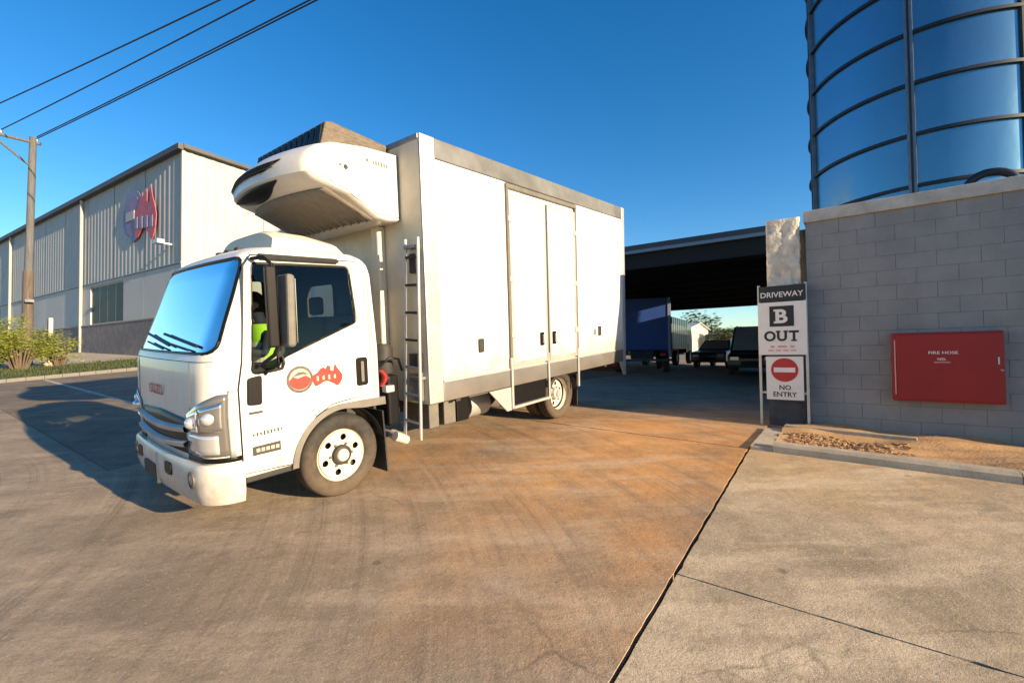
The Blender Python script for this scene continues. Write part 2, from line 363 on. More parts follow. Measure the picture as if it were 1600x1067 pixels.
# ================================================================== GROUND
def axis_steps(lo, hi, c0, c1, fine):
    xs = []; x = c0
    while x <= c1 + 1e-6: xs.append(x); x += fine
    s = fine; x = c0
    while x > lo: s *= 1.45; x -= s; xs.insert(0, x)
    s = fine; x = xs[-1]
    while x < hi: s *= 1.45; x += s; xs.append(x)
    return xs
As = axis_steps(-300, 900, -14, 6, .8); Bs = axis_steps(-500, 700, -12, 40, 1.0)
mb = MB(); mb.add([W(a, b, dz=-.045) for b in Bs for a in As], [(j * len(As) + i, j * len(As) + i + 1, (j + 1) * len(As) + i + 1, (j + 1) * len(As) + i) for j in range(len(Bs) - 1) for i in range(len(As) - 1)])
struct(mb.build('ground', 'm_earth', smooth=60))
def rect_sheet(mb, a0, a1, b0, b1, dz=0., thick=.04, step=.5):
    def chip(v, w): return .007 * max(0, math.sin(v * 9.7 + w) * math.sin(v * 23.1 + 2 * w) + .25 * math.sin(v * 61))
    def W(a, b, z=None, dz=0.):          # edges along the joints are a little chipped
        if abs(b) < .02: b += math.copysign(chip(a, 3 if b > 0 else 7), b)
        for ja in (-2.95, 0.):
            if abs(a - ja) < .025: a += math.copysign(chip(b, 5), a - ja)
        return W0(a, b, z, dz)
    na = max(1, int((a1 - a0) / step)); nb = max(1, int((b1 - b0) / step))
    mb.grid(lambda u, v: W(a0 + (a1 - a0) * u, b0 + (b1 - b0) * v, dz=dz), na, nb)
    for (p, q) in (((a0, b0), (a1, b0)), ((a1, b0), (a1, b1)), ((a1, b1), (a0, b1)), ((a0, b1), (a0, b0))):
        n = max(1, int(max(abs(q[0] - p[0]), abs(q[1] - p[1])) / step))
        for i in range(n):
            A = (p[0] + (q[0] - p[0]) * i / n, p[1] + (q[1] - p[1]) * i / n); B = (p[0] + (q[0] - p[0]) * (i + 1) / n, p[1] + (q[1] - p[1]) * (i + 1) / n)
            mb.add([W(*A, dz=dz), W(*B, dz=dz), W(*B, dz=dz - thick), W(*A, dz=dz - thick)], [(3, 2, 1, 0)])
    return mb
drv = struct(bpy.data.objects.new('driveway', None)); COL.objects.link(drv)
mb = MB(); rect_sheet(mb, -16, -4.25, .011, 36); rect_sheet(mb, -4.25, -.012, .011, 5.8, step=.08)
mb.build('concrete_slab', 'm_drive', drv, recalc=False)
rect_sheet(MB(), .012, 1.95, .011, 5.9, step=.15).build('concrete_slab', 'm_drive', drv, recalc=False)
rect_sheet(MB(), 1.951, 30, -.6, 5.9, step=.5).build('shed_floor', 'm_drive', drv, recalc=False)
pav = struct(bpy.data.objects.new('pavement', None)); COL.objects.link(pav)
rect_sheet(MB(), -2.945, -.02, -8, -.011, step=.08).build('concrete_slab', 'm_slab', pav, recalc=False)
rect_sheet(MB(), -14, -2.955, -8, -.011, step=.1).build('concrete_slab', 'm_slab', pav, recalc=False)
struct(rect_sheet(MB(), -4.24, 1.2, 5.81, 19.6, dz=-.004).build('road', 'm_asphalt', recalc=False))
mb = MB(); rect_sheet(mb, -2.68, -2.58, 10., 19.2, dz=0.0, thick=.002)
struct(mb.build('road_marking', 'm_line', recalc=False))
struct(rect_sheet(MB(), -4.2, 1.6, 19.95, 25.5, dz=.05, thick=.1).build('grass_verge', 'm_grass', recalc=False))
mb = MB()
for i in range(14):
    a0 = -4.2 + i * .41; mb.hexa([W(a0, 19.66, dz=-.05), W(a0 + .40, 19.66, dz=-.05), W(a0 + .40, 19.86, dz=-.05), W(a0, 19.86, dz=-.05)], [W(a0, 19.66, dz=.1), W(a0 + .40, 19.66, dz=.1), W(a0 + .40, 19.86, dz=.1), W(a0, 19.86, dz=.1)])
struct(mb.build('street_kerb', 'm_archgrey'))
struct(rect_sheet(MB(), -3, 6, 25.52, 60, dz=.03, thick=.1, step=1.).build('footpath', 'm_path', recalc=False))
# grass blades on the verge
mb = MB()
for i in range(2600):
    a, b = random.uniform(-4.1, 1.5), random.uniform(20, 25.4); p = W(a, b, dz=.05); h = random.uniform(.05, .15); t = random.uniform(0, 6.3); d = Vector((math.cos(t), math.sin(t), 0)) * .02
    mb.add([p - d, p + d, p + Vector((d.y, -d.x, 0)) * 2 + Vector((0, 0, h))], [(0, 1, 2)])
o = mb.build('grass', 'm_grass', recalc=False); o['kind'] = 'stuff'; o['label'] = 'short dark grass along the street verge'
# kerb beside the garden bed, with a concrete end block
def kerb_prism(mb, a0, a1, b0, b1, h0, h1, cham=.03):
    sec = [(a0, -.04), (a0 + .012, h1 - cham), (a0 + .012 + cham, h1), (a1, h1), (a1, -.04)]; n = len(sec); vs = []
    for b in (b0, b1): vs += [W(a, b, terr(.2, b) + z) for a, z in sec]
    mb.add(vs, [tuple(range(n))[::-1], tuple(range(n, 2 * n))] + [(i, (i + 1) % n, n + (i + 1) % n, n + i) for i in range(n)])
kr = struct(bpy.data.objects.new('kerb', None)); COL.objects.link(kr)
for i in range(4):
    mb = MB(); kerb_prism(mb, 0, .19, -.235 - 1.9 * (i + 1) + .006, -.235 - 1.9 * i, 0, .085); mb.build('kerb_stone', 'm_kerb', kr)
mb = MB(); kerb_prism(mb, 0.0, 1.5, -.23, -.012, 0, .03, .008); mb.build('kerb_stone', 'm_kerb', kr)
# garden bed
mb = MB()
def bedz(a, b):
    z = terr(.5, b) + .015 + .02 * math.sin(b * 5.1 + a * 3) + .014 * math.sin(a * 17 + b * 9)
    if a > 1.15 or b < -1.7: z += .05 * min(1, max((a - 1.15) * 4, (-1.7 - b) * 2))
    return z
mb.grid(lambda u, v: W(.18 + 2.2 * u, -7.8 + 7.58 * v, bedz(.18 + 2.2 * u, -7.8 + 7.58 * v)), 26, 90)
struct(mb.build('garden_bed', 'm_soil', smooth=80))
mb = MB()
for i in range(900):
    a, b = random.uniform(.25, 1.2), -.32 - abs(random.gauss(.0, .62)); 
    if b < -1.5: continue
    p = W(a, b, bedz(a, b) + .006); q = Matrix.Rotation(random.uniform(0, 6.3), 3, 'Z') @ Matrix.Rotation(random.uniform(-.6, .6), 3, 'X')
    l, w, t = random.uniform(.012, .035), random.uniform(.006, .014), random.uniform(.003, .008)
    mb.hexa([p + q @ Vector(c) for c in ((-l, -w, -t), (l, -w, -t), (l, w, -t), (-l, w, -t))], [p + q @ Vector(c) for c in ((-l, -w, t), (l * .8, -w, t), (l, w * .7, t), (-l, w, t))])
o = mb.build('mulch', 'm_mulch'); o['kind'] = 'stuff'; o['label'] = 'loose bark mulch in the sunken garden bed'
mb = MB(); mb.hexa([W(1.42, -1.6, dz=-.15), W(1.50, -1.6, dz=-.15), W(1.50, -.24, dz=-.15), W(1.42, -.24, dz=-.15)], [W(1.42, -1.6, dz=.10), W(1.50, -1.6, dz=.10), W(1.50, -.24, dz=.10), W(1.42, -.24, dz=.10)])
tag(mb.build('garden_edging', 'm_kerb', bevel=.01), 'low pale concrete edging strip at the foot of the grey block wall', 'edging')

# ================================================================== BLOCK WALL, PILLAR, SIGNS, CABINET
# wall frame: x into the building, y to the left along the wall face, origin at the entrance corner
WM = Matrix(((.61015, -.79229, 0, 4.296), (.79229, .61015, 0, 6.661), (0, 0, 1, 0), (0, 0, 0, 1)))
Z0, ZT = .05, 3.44
wall = MB().box(.0055, .20, -7.0, -.03, Z0, ZT).build('block_wall', 'm_block', mw=WM)
tag(wall, 'grey painted concrete block wall with a red cabinet on it', 'wall')
bw, bh = .40, .2; c = .0022; gp = .0025
def block_mesh(L, name):
    return MB().add([(.0055, 0, 0), (.0055, L - gp, 0), (.0055, L - gp, bh - gp), (.0055, 0, bh - gp), (0, c, c), (0, L - gp - c, c), (0, L - gp - c, bh - gp - c), (0, c, bh - gp - c)],
             [(4, 7, 6, 5), (0, 4, 5, 1), (1, 5, 6, 2), (2, 6, 7, 3), (3, 7, 4, 0)]).mesh(name, 'm_block')
me = block_mesh(bw, 'block'); meh = block_mesh(bw / 2, 'half_block')
for i in range(int((ZT - Z0) / bh)):
    z = ZT - bh * (i + 1) + .002; half = i % 2
    if half: link('half_block', meh, wall, mw=Matrix.Translation((0, -.03 - bw / 2, z)))
    for j in range(11): link('block', me, wall, mw=Matrix.Translation((random.uniform(-.0008, .001), -.03 - bw * (j + 1) - (bw / 2 if half else 0), z)))
cop = MB().box(-.045, .26, -7.0, -.01, ZT + .001, ZT + .17).build('wall_coping', 'm_coping', mw=WM, bevel=.012)
tag(cop, 'pale concrete coping along the top of the grey block wall', 'coping')
o = MB().box(.3, 6.0, -.25, .10, Z0, ZT - .02).build('side_wall', 'm_pillardark', mw=WM); tag(o, 'block side wall running back into the shed, coloured dark to fill the gap by the pillar', 'wall')  # widened and coloured dark so the sunlit gap beside the pillar reads as shade
# rough pillar
pl = thing('gate_pillar', 'rough sandy concrete pillar with broken faces at the shed entrance', 'pillar', WM @ Matrix.Translation((.08, .27, .46)) @ Matrix.Rotation(R_(8), 4, 'Z'))
def pillar_face(mb, z0, z1, amp, hw, nz):
    n = 10; ring = []
    for k in range(4 * n):
        s, t = divmod(k, n); u = -1 + 2 * t / n
        ring.append([(u, -1), (1, u), (-u, 1), (-1, -u)][s])
    vs = []
    for j in range(nz + 1):
        z = z0 + (z1 - z0) * j / nz
        for (u, w) in ring:
            chip = max(0, math.sin(u * 5.3 + z * 11.1 + w * 3) * math.sin(w * 4.1 - z * 7.7 + u)) ** 2
            g = amp * (random.uniform(-.55, .55) - 2.2 * chip)
            kx = hw * (.94 if abs(u) == 1 and abs(w) == 1 else 1)
            vs.append((u * (kx + g), w * (kx + g), z + random.uniform(-.3, .3) * amp))
    N = len(ring); fs = [(j * N + k, j * N + (k + 1) % N, (j + 1) * N + (k + 1) % N, (j + 1) * N + k) for j in range(nz) for k in range(N)]
    fs += [tuple(range(N))[::-1], tuple(range(nz * N, (nz + 1) * N))]
    mb.add(vs, fs)
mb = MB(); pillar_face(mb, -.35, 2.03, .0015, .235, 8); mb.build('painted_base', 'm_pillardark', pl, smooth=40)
mb = MB(); pillar_face(mb, 2.031, 3.07, .014, .215, 34); mb.build('rough_shaft', 'm_pillar', pl, smooth=20)
# signs on their frame
fr = thing('sign_frame', 'pair of slim pale steel posts carrying the driveway signs', 'frame', WM @ Matrix.Translation((-.20, 0, 0)))
for b in (-.045, .55): MB().box(0, .04, b, b + .035, .42, 2.56).build('post', 'm_post', fr, bevel=.004)
for z in (2.46, 1.55, .95): MB().box(.012, .038, -.009, .549, z, z + .03).build('rail', 'm_post', fr)
def board(name, b0, b1, z0, z1, mat, label, cat='sign', th=.008):
    t = thing(name, label, cat, WM @ Matrix.Translation((-.2125, 0, 0))); MB().box(0, th, b0, b1, z0, z1).build('panel', mat, t, bevel=.002); return t
def on_board(b, z, d=-.0025): return frame((0, -1, 0), (0, 0, 1), (d, b, z))
s = board('header_sign', -.03, .565, 2.305, 2.535, 'm_signblack', 'narrow black sign lettered DRIVEWAY above the B sign')
text('DRIVEWAY', .078, 'm_sign', 'lettering', s, on_board(.268, 2.405), .012, 1.0)
s = board('exit_sign', -.035, .58, 1.52, 2.295, 'm_sign', 'white sign with a B in a black square and OUT')
MB().box(0, .003, -.155, .155, -.15, .15).build('black_square', 'm_signblack', s, mw=Matrix.Translation((-.0035, .275, 2.085)))
def slab_letter(ch, h, mat, parent, b, z, d, serifs, sx=.95):
    text(ch, h, mat, 'letter', parent, on_board(b, z, d), .035, sx)
    for (db, dz, w) in serifs: MB().box(-.0008, 0, -w / 2, w / 2, -h * .07, h * .07).build('serif', mat, parent, mw=Matrix.Translation((d - .001, b - db, z + dz)))
slab_letter('B', .205, 'm_sign', s, .275, 2.085, -.006, [(-.062, .088, .075), (-.062, -.088, .075)], 1.05)
for ch, b in (('O', .43), ('U', .275), ('T', .125)):
    slab_letter(ch, .155, 'm_signblack', s, b, 1.795, -.0035, {'O': [], 'U': [(-.048, .068, .06), (.048, .068, .06)], 'T': [(0, -.068, .07)]}[ch])
for k in range(3): MB().box(0, .001, -.025 - .03 * (k == 1), .025 + .03 * (k == 1), -.015, .015).build('red_print', 'm_signpink', s, mw=Matrix.Translation((-.003, .40 - .125 * k, 1.64)))
for k in range(4): MB().box(0, .001, -.035, .035, -.01, .01).build('red_print', 'm_signpink', s, mw=Matrix.Translation((-.003, .42 - .095 * k, 1.585)))
s = board('no_entry_sign', .02, .49, .865, 1.495, 'm_sign', 'white no entry sign with red disc below the B sign')
def disc(r, n=40): return [(r * math.cos(2 * math.pi * k / n), r * math.sin(2 * math.pi * k / n)) for k in range(n)]
MB().prism(disc(.172), -.0035, -.0005, 'x').build('red_disc', 'm_signred', s, mw=Matrix.Translation((0, .255, 1.30)))
MB().box(-.006, -.0036, -.135, .135, -.034, .034).build('white_bar', 'm_sign', s, mw=Matrix.Translation((0, .255, 1.30)))
text('N', .07, 'm_inktext', 'lettering', s, on_board(.292, 1.045), .02); text('O', .07, 'm_inktext', 'lettering', s, on_board(.215, 1.045), .02); text('ENTRY', .07, 'm_inktext', 'lettering', s, on_board(.255, .945), .02)
# fire hose cabinet
cb = thing('fire_hose_cabinet', 'dark red steel fire hose cabinet mounted on the grey block wall', 'cabinet', WM @ Matrix.Translation((-.003, 0, 0)))
MB().box(-.16, 0, -1.97, -.955, .92, 1.79).build('case', 'm_cabinet', cb, bevel=.008)
MB().box(-.176, -.161, -1.955, -1.0, .94, 1.77).build('door', 'm_cabinet', cb, bevel=.006)
MB().tube([(-.172, -.985, 1.0), (-.172, -.985, 1.70)], .007, 8).build('hinge', 'm_signpink', cb)
MB().box(-.188, -.1765, -1.925, -1.91, 1.39, 1.48).build('latch', 'm_alulight', cb, bevel=.003)
MB().tube([(-.176, -1.935, 1.33), (-.19, -1.935, 1.33), (-.19, -1.955, 1.32)], .008, 8).build('padlock', 'm_alulight', cb)
cm = lambda b, z: frame((0, -1, 0), (0, 0, 1), (-.1785, b, z))
text('FIRE', .035, 'm_sign', 'lettering', cb, cm(-1.36, 1.535), .01, 1.2); text('HOSE', .035, 'm_sign', 'lettering', cb, cm(-1.505, 1.535), .01, 1.2); text('REEL', .028, 'm_sign', 'lettering', cb, cm(-1.43, 1.455), .01); MB().box(-.0008, 0, -.075, .075, -.006, .006).build('small_print', 'm_signpink', cb, mw=Matrix.Translation((-.1775, -1.43, 1.415)))

# ================================================================== SILO
SC = Vector((10.85, 11.76)); SR = 2.5; SZ0, SZ1 = .6, 15.2
silo = thing('steel_silo', 'tall blue reflective steel silo with dark ring bands behind the wall', 'silo', Matrix.Translation((SC.x, SC.y, 0)))
base_az = math.atan2(-SC.y, -SC.x)
rings = [5.19 + 1.15 * k for k in range(-3, 9)]
prof = [(SR, SZ0)]
prof += [(SR, SZ1), (SR * .5, SZ1 + 1.0), (.3, SZ1 + 1.5)]
MB().lathe(prof, 96, 'z').build('shell', 'm_silo', silo, smooth=35)
for z in rings:
    MB().lathe([(SR - .02, z - .035), (SR + .06, z - .035), (SR + .06, z + .035), (SR - .02, z + .035)], 96, 'z').build('ring_band', 'm_silorib', silo, smooth=30)
def silo_hit(px_u):   # azimuth round the silo where the sight line with slope u touches it
    d = Vector((px_u, 1)).normalized(); t = SC.dot(d); q = SC.length_squared - t * t; s = t - math.sqrt(max(0, SR * SR - q)); p = d * s; return math.atan2(p.y - SC.y, p.x - SC.x)
az0 = silo_hit(.893)
for k in range(6):
    az = az0 + k * math.pi / 3; rm = Matrix.Rotation(az, 4, 'Z')
    MB().box(SR - .01, SR + .085, -.075, .075, SZ0, SZ1).build('seam_plate', 'm_siloseam', silo, mw=rm)
    MB().box(SR + .086, SR + .10, -.02, .02, SZ0, SZ1).build('seam_rib', 'm_silorib', silo, mw=rm)
MB().box(SR - .6, SR + .05, -.02, 1.3, SZ0, SZ1).build('dark_reflection_strip', 'm_pillardark', silo, mw=Matrix.Rotation(silo_hit(1.145), 4, 'Z'))  # added matte strip standing in for a dark reflection on the shell's right edge
# pipe bend above the wall
pp = thing('pipe_bend', 'dark curved pipe rising over the wall coping beside the silo', 'pipe', WM @ Matrix.Translation((.5, -2.02, .22)))
pts = [(0, .23 * math.cos(t), 3.43 + .20 * math.sin(t)) for t in [math.pi * k / 12 for k in range(13)]]
MB().tube([(0, .23, 2.2)] + pts + [(0, -.23, 2.2)], .05, 12).build('bend', 'm_silorib', pp, smooth=50)
MB().tube([(0, -.23, 3.36), (0, -.23, 3.50)], .066, 12).build('flange', 'm_chrome', pp, smooth=50)
MB().tube([(0, -.23, 2.1), (0, .23, 2.1)], .16, 12).build('manifold', 'm_silorib', pp, smooth=50)

# ================================================================== OPEN SHED AND WHAT STANDS IN IT
shed = thing('open_shed', 'dark flat canopy of the open loading shed behind the truck', 'shed', grid_at(0, 0, 0))
SA0, SA1, SB0, SB1 = 7.7, 24.5, .05, 17
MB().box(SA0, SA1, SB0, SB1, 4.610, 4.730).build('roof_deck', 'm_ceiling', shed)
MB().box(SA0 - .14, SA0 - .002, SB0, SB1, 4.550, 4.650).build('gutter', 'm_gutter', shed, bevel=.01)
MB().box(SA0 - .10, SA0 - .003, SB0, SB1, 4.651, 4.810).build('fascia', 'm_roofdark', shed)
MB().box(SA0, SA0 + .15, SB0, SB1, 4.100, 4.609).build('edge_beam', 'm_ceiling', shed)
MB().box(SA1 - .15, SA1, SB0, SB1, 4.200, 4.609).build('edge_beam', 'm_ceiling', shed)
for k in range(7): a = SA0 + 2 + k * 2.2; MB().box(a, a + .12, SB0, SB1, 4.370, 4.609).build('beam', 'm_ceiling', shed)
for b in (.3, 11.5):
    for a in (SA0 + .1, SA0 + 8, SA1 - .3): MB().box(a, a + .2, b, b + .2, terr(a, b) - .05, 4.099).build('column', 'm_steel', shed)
o = MB().box(SA0 + .3, SA1 + .5, .06, .25, .2, 4.090).build('shade_wall', 'm_steel', mw=grid_at(0, 0, 0)); tag(o, 'dark side wall added along the right of the open shed to shade its floor', 'wall')  # added to keep the low sun off the floor under the canopy

def rough_wheel(parent, x, y, z, r=.36, w=.22, mw=None):
    t = MB().lathe([(r * .6, -w / 2), (r * .93, -w / 2), (r, -w / 2 + .03), (r, w / 2 - .03), (r * .93, w / 2), (r * .6, w / 2)], 24, 'y').build('wheel', 'm_rubber', parent, smooth=40, mw=Matrix.Translation((x, y, z)))
    MB().lathe([(.02, -w / 2 + .02), (r * .3, -w / 2 + .01), (r * .6, -w / 2 + .03), (r * .62, 0), (r * .6, w / 2 - .03), (.02, w / 2 - .02)], 20, 'y').build('rim', 'm_alu', t, smooth=40)
def bg_box_truck(a, b, yaw, label, body, L=6.5, Wd=2.4, H=2.55, cab='m_vandark', cat='truck'):
    t = thing('box_truck', label, cat, grid_at(a, b, terr(a, b)) @ Matrix.Rotation(yaw, 4, 'Z'))
    MB().box(0, L, -Wd / 2, Wd / 2, .95, .95 + H).build('cargo_body', body, t, bevel=.03)
    for s in (-1, 1):
        for k in range(8): x = .3 + k * (L - .6) / 7; MB().box(x, x + .05, s * Wd / 2 - .012, s * Wd / 2 + .012, .97, .93 + H).build('strap', 'm_steel', t)
    for s in (-1, 1): MB().box(-.03, -.001, s * (Wd / 2 - .08) - .05, s * (Wd / 2 - .08) + .05, .7, .94 + H).build('rear_post', 'm_gutter', t)
    MB().box(.1, L + 1.6, -.45, .45, .6, .949).build('chassis', 'm_chassis', t)
    MB().prism([(L + .15, .7), (L + 1.9, .7), (L + 1.95, 1.5), (L + 1.7, 2.5), (L + .15, 2.55)], -Wd / 2 + .1, Wd / 2 - .1).build('cab', cab, t, bevel=.05)
    MB().prism([(L + 1.97, 1.55), (L + 1.99, 1.55), (L + 1.75, 2.35), (L + 1.73, 2.35)], -Wd / 2 + .2, Wd / 2 - .2).build('windscreen', 'm_farglass', t)
    for x in (1.3, L + 1.0):
        for s in (-1, 1): rough_wheel(t, x, s * (Wd / 2 - .15), .42, .42, .26)
    for s in (-1, 1): MB().box(-.05, -.031, s * .8 - .12, s * .8 + .12, .72, .82).build('tail_lamp', 'm_signred', t)
    MB().box(-.06, 0, -Wd / 2, Wd / 2, .5, .6).build('rear_bumper', 'm_steel', t)
    return t
bg_box_truck(12.6, 5.65, R_(21), 'blue curtain sided truck parked under the shed at left', 'm_blue', L=5, Wd=2.3, H=2.15)
bg_box_truck(19.5, 7.4, R_(3), 'dark boxy truck parked behind the blue truck', 'm_vangrey', L=4, Wd=2.0, H=1.75)
def bg_car(a, b, yaw, label, mat, cat, hood=1.1, H=1.5, Lc=4.6, group=None):
    t = thing('parked_car', label, cat, grid_at(a, b, terr(a, b)) @ Matrix.Rotation(yaw, 4, 'Z'), group)
    w = .88
    MB().prism([(-.0, .32), (Lc, .32), (Lc, .85), (Lc - .15, .98), (hood, .98), (0.1, .88), (0, .7)], -w, w).build('body', mat, t, bevel=.06)
    x0, x1 = hood - .05, Lc - .25; mb = MB()
    mb.hexa([(x0, -w + .04, .981), (x1, -w + .04, .981), (x1, w - .04, .981), (x0, w - .04, .981)], [(x0 + .75, -w + .2, H), (x1 - .35, -w + .2, H), (x1 - .35, w - .2, H), (x0 + .75, w - .2, H)]); mb.build('cabin', mat, t, bevel=.05)
    mb = MB(); mb.add([(x0 + .03, -w + .14, 1.03), (x0 + .03, w - .14, 1.03), (x0 + .68, w - .27, H - .06), (x0 + .68, -w + .27, H - .06)], [(0, 1, 2, 3)])
    for v in range(len(mb.v)): mb.v[v] = (mb.v[v][0] - .02, mb.v[v][1], mb.v[v][2] + .012)
    mb.build('windscreen', 'm_lens', t)
    for s in (-1, 1):
        mb = MB(); k = lambda x, z: (x, s * (w - .035 - (z - .981) / (H - .981) * .16), z)
        mb.add([k(x0 + .25, 1.03), k(x1 - .2, 1.03), k(x1 - .45, H - .08), k(x0 + .8, H - .08)], [(0, 1, 2, 3)]); mb.build('side_window', 'm_farglass', t)
        MB().box(-.02, .12, s * .62 - .17, s * .62 + .17, .62, .78).build('headlight', 'm_lens', t, bevel=.02)
        for x in (.8, Lc - .85): rough_wheel(t, x, s * (w - .08), .33, .33, .2)
    MB().box(-.015, .01, -.4, .4, .42, .60).build('grille', 'm_black', t)
    MB().box(-.05, .1, -w + .02, w - .02, .33, .45).build('bumper', 'm_trim', t, bevel=.02)
    return t
bg_car(14.6, 1.9, R_(6), 'dark van parked nearest the no entry sign inside the shed', 'm_vandark', 'van', hood=.7, H=2.05, Lc=4.9)
bg_car(19.5, 4.6, R_(-4), 'dark car parked further back inside the shed', 'm_vangrey', 'car')
# beyond the shed
def gable(name, a, b, la, lb, h, rise, wall_m, roof_m, label, win=5):
    t = thing(name, label, 'building', grid_at(a, b, terr(a, b))); 
    MB().prism([(0, -.3), (la, -.3), (la, h), (la / 2, h + rise), (0, h)], 0, lb).build('wall', wall_m, t)
    for s in (0, 1):
        p = [(-.3 if s == 0 else la / 2, h - .0 if s == 0 else h + rise), (la / 2 if s == 0 else la + .3, h + rise if s == 0 else h)]
        MB().add([(p[0][0], -.3, p[0][1] + .02), (p[1][0], -.3, p[1][1] + .02), (p[1][0], lb + .3, p[1][1] + .02), (p[0][0], lb + .3, p[0][1] + .02)] + [(p[0][0], -.3, p[0][1] + .14), (p[1][0], -.3, p[1][1] + .14), (p[1][0], lb + .3, p[1][1] + .14), (p[0][0], lb + .3, p[0][1] + .14)],
                 [(3, 2, 1, 0), (4, 5, 6, 7), (0, 1, 5, 4), (1, 2, 6, 5), (2, 3, 7, 6), (3, 0, 4, 7)]).build('roof', roof_m, t)
    for k in range(win):
        y = lb * (k + .5) / win; f = MB().box(-.05, .05, y - .7, y + .7, 1.0, 2.3).build('window', 'm_alulight', t); MB().box(-.065, -.051, y - .6, y + .6, 1.1, 2.2).build('pane', 'm_farglass', f)
    return t
gable('warehouse', 60, -4, 14, 17, 3.2, 1.0, 'm_clad', 'm_leafdark', 'low cream warehouse with green roof seen far through the shed')
gable('store_building', 52, 13.6, 10, 9, 3.2, .8, 'm_cream', 'm_alulight', 'small cream building far behind the shed at left', 3)
def blob_tree(name, a, b, h, cr, label, n=700, cat='tree', mat='m_leafdark', z=None, grp=None, low=.35, leaf=.22):
    t = thing(name, label, cat, grid_at(a, b, terr(a, b) if z is None else z), grp)
    mb = MB(); mb.tube([(0, 0, -.2), (.03, .02, h * .3), (-.02, .05, h * .6)], [h * .035, h * .025, h * .012], 8)
    limbs = []
    for k in range(6):
        an = k * 1.05 + random.random(); e = Vector((math.cos(an) * cr * .6, math.sin(an) * cr * .6, h * random.uniform(.55, .85))); s0 = Vector((0, .02, h * random.uniform(.25, .5)))
        mb.tube([s0, (s0 + e) / 2 + Vector((0, 0, .05 * h)), e], [h * .014, h * .01, h * .004], 6); limbs.append(e)
    mb.build('trunk', 'm_bark', t, smooth=60); mb = MB()
    cl = limbs + [Vector((random.gauss(0, cr * .45), random.gauss(0, cr * .45), random.uniform(low, .95) * h)) for _ in range(9)]
    for i in range(n):
        c0 = random.choice(cl); p = c0 + Vector((random.gauss(0, cr * .24), random.gauss(0, cr * .24), random.gauss(0, h * .085)))
        q = Matrix.Rotation(random.uniform(0, 6.3), 3, 'Z') @ Matrix.Rotation(random.uniform(-1.2, 1.2), 3, 'X'); s = leaf * random.uniform(.6, 1.3)
        mb.add([p + q @ Vector(v) for v in ((-s, 0, 0), (0, -s * .35, 0), (s, 0, .1 * s), (0, s * .35, 0))], [(0, 1, 2, 3)])
    mb.build('crown', mat, t, recalc=False); return t
blob_tree('tree', 58, 10.0, 3.4, 2.2, 'dark leafy tree between the far cream buildings', 1400, leaf=.25)
blob_tree('tree', 70, 16, 6.5, 3.2, 'larger tree behind the small far cream building', 1200, leaf=.32)

# ================================================================== LEFT BUILDING
BD = Vector((-.85264, .5225)); BN = Vector((.5225, .85264))          # along facade to the left, into the building
BM = Matrix(((BD.x, BN.x, 0, -15.95), (BD.y, BN.y, 0, 22.0), (0, 0, 1, 0), (0, 0, 0, 1)))   # u left along facade, v inwards (left handed: u x v = -z)
bld = thing('warehouse', 'long pale ribbed warehouse with a map logo behind the truck at left', 'building', Matrix.Translation((-15.95, 22.0, 0)))
def bp3(u, v, z): return Vector((BD.x * u + BN.x * v, BD.y * u + BN.y * v, z))
def bbox(mb, u0, u1, v0, v1, z0, z1):
    return mb.hexa([bp3(u0, v0, z0), bp3(u1, v0, z0), bp3(u1, v1, z0), bp3(u0, v1, z0)], [bp3(u0, v0, z1), bp3(u1, v0, z1), bp3(u1, v1, z1), bp3(u0, v1, z1)])
BL, BW_, BT = 52, 24, 11.75
bbox(MB(), .06, BL, .06, BW_, .5, BT - .02).build('core', 'm_cladlow', bld)
# ribbed upper cladding in sheets with a vertical joint between them
def rib_sheet(u0, u1, z0, z1, face, pitch=.52):
    mb = MB(); n = max(2, int(round((u1 - u0) / pitch))); p = (u1 - u0) / n; prof = []
    for i in range(n): prof += [(u0 + p * i, 0), (u0 + p * i + p * .55, 0), (u0 + p * i + p * .66, -.016), (u0 + p * i + p * .89, -.016)]
    prof.append((u1, 0)); vs = []
    for z in (z0, z1):
        for (u, d) in prof: vs.append(bp3(u, d, z) if face == 'f' else bp3(d, u, z))
    k = len(prof); mb.add(vs, [(i, i + 1, k + i + 1, k + i) for i in range(k - 1)]); return mb
SPL = 6.2; u = .0
while u < BL - 1:
    rib_sheet(u + .02, u + 4.16, SPL, BT, 'f').build('cladding_sheet', 'm_clad', bld); u += 4.2
v = 0.
while v < BW_ - 1:
    rib_sheet(v + .02, v + 3.98, 1.0, BT, 'e').build('cladding_sheet', 'm_clad', bld); v += 4.0
bbox(MB(), -.06, .08, -.06, .08, 1.0, BT).build('corner_flashing', 'm_clad', bld)
u = .0; k = 0
while u < BL - 1:                       # lower precast panels, two left out for openings
    u1 = u + 4.2; sp = [(u + .015, u1 - .015)]
    for (o0, o1) in ((6.95, 11.95), (33.0, 37.)):
        nsp = []
        for (p, q) in sp:
            if q <= o0 or p >= o1: nsp.append((p, q))
            else:
                if p < o0: nsp.append((p, o0))
                if q > o1: nsp.append((o1, q))
        sp = nsp
    for (p, q) in sp: bbox(MB(), p, q, -.02, .06, 3.62, SPL - .06).build('wall_panel', 'm_cladlow', bld, bevel=.015)
    u = u1
bbox(MB(), -.02, BL, -.09, .06, SPL - .058, SPL - .002).build('flashing', 'm_gutter', bld)
bbox(MB(), -.08, BL, -.12, .06, .8, 3.56).build('brick_plinth', 'm_brick', bld)
bbox(MB(), -.08, BL, -.15, .06, 3.561, 3.619).build('plinth_sill', 'm_kerb', bld)
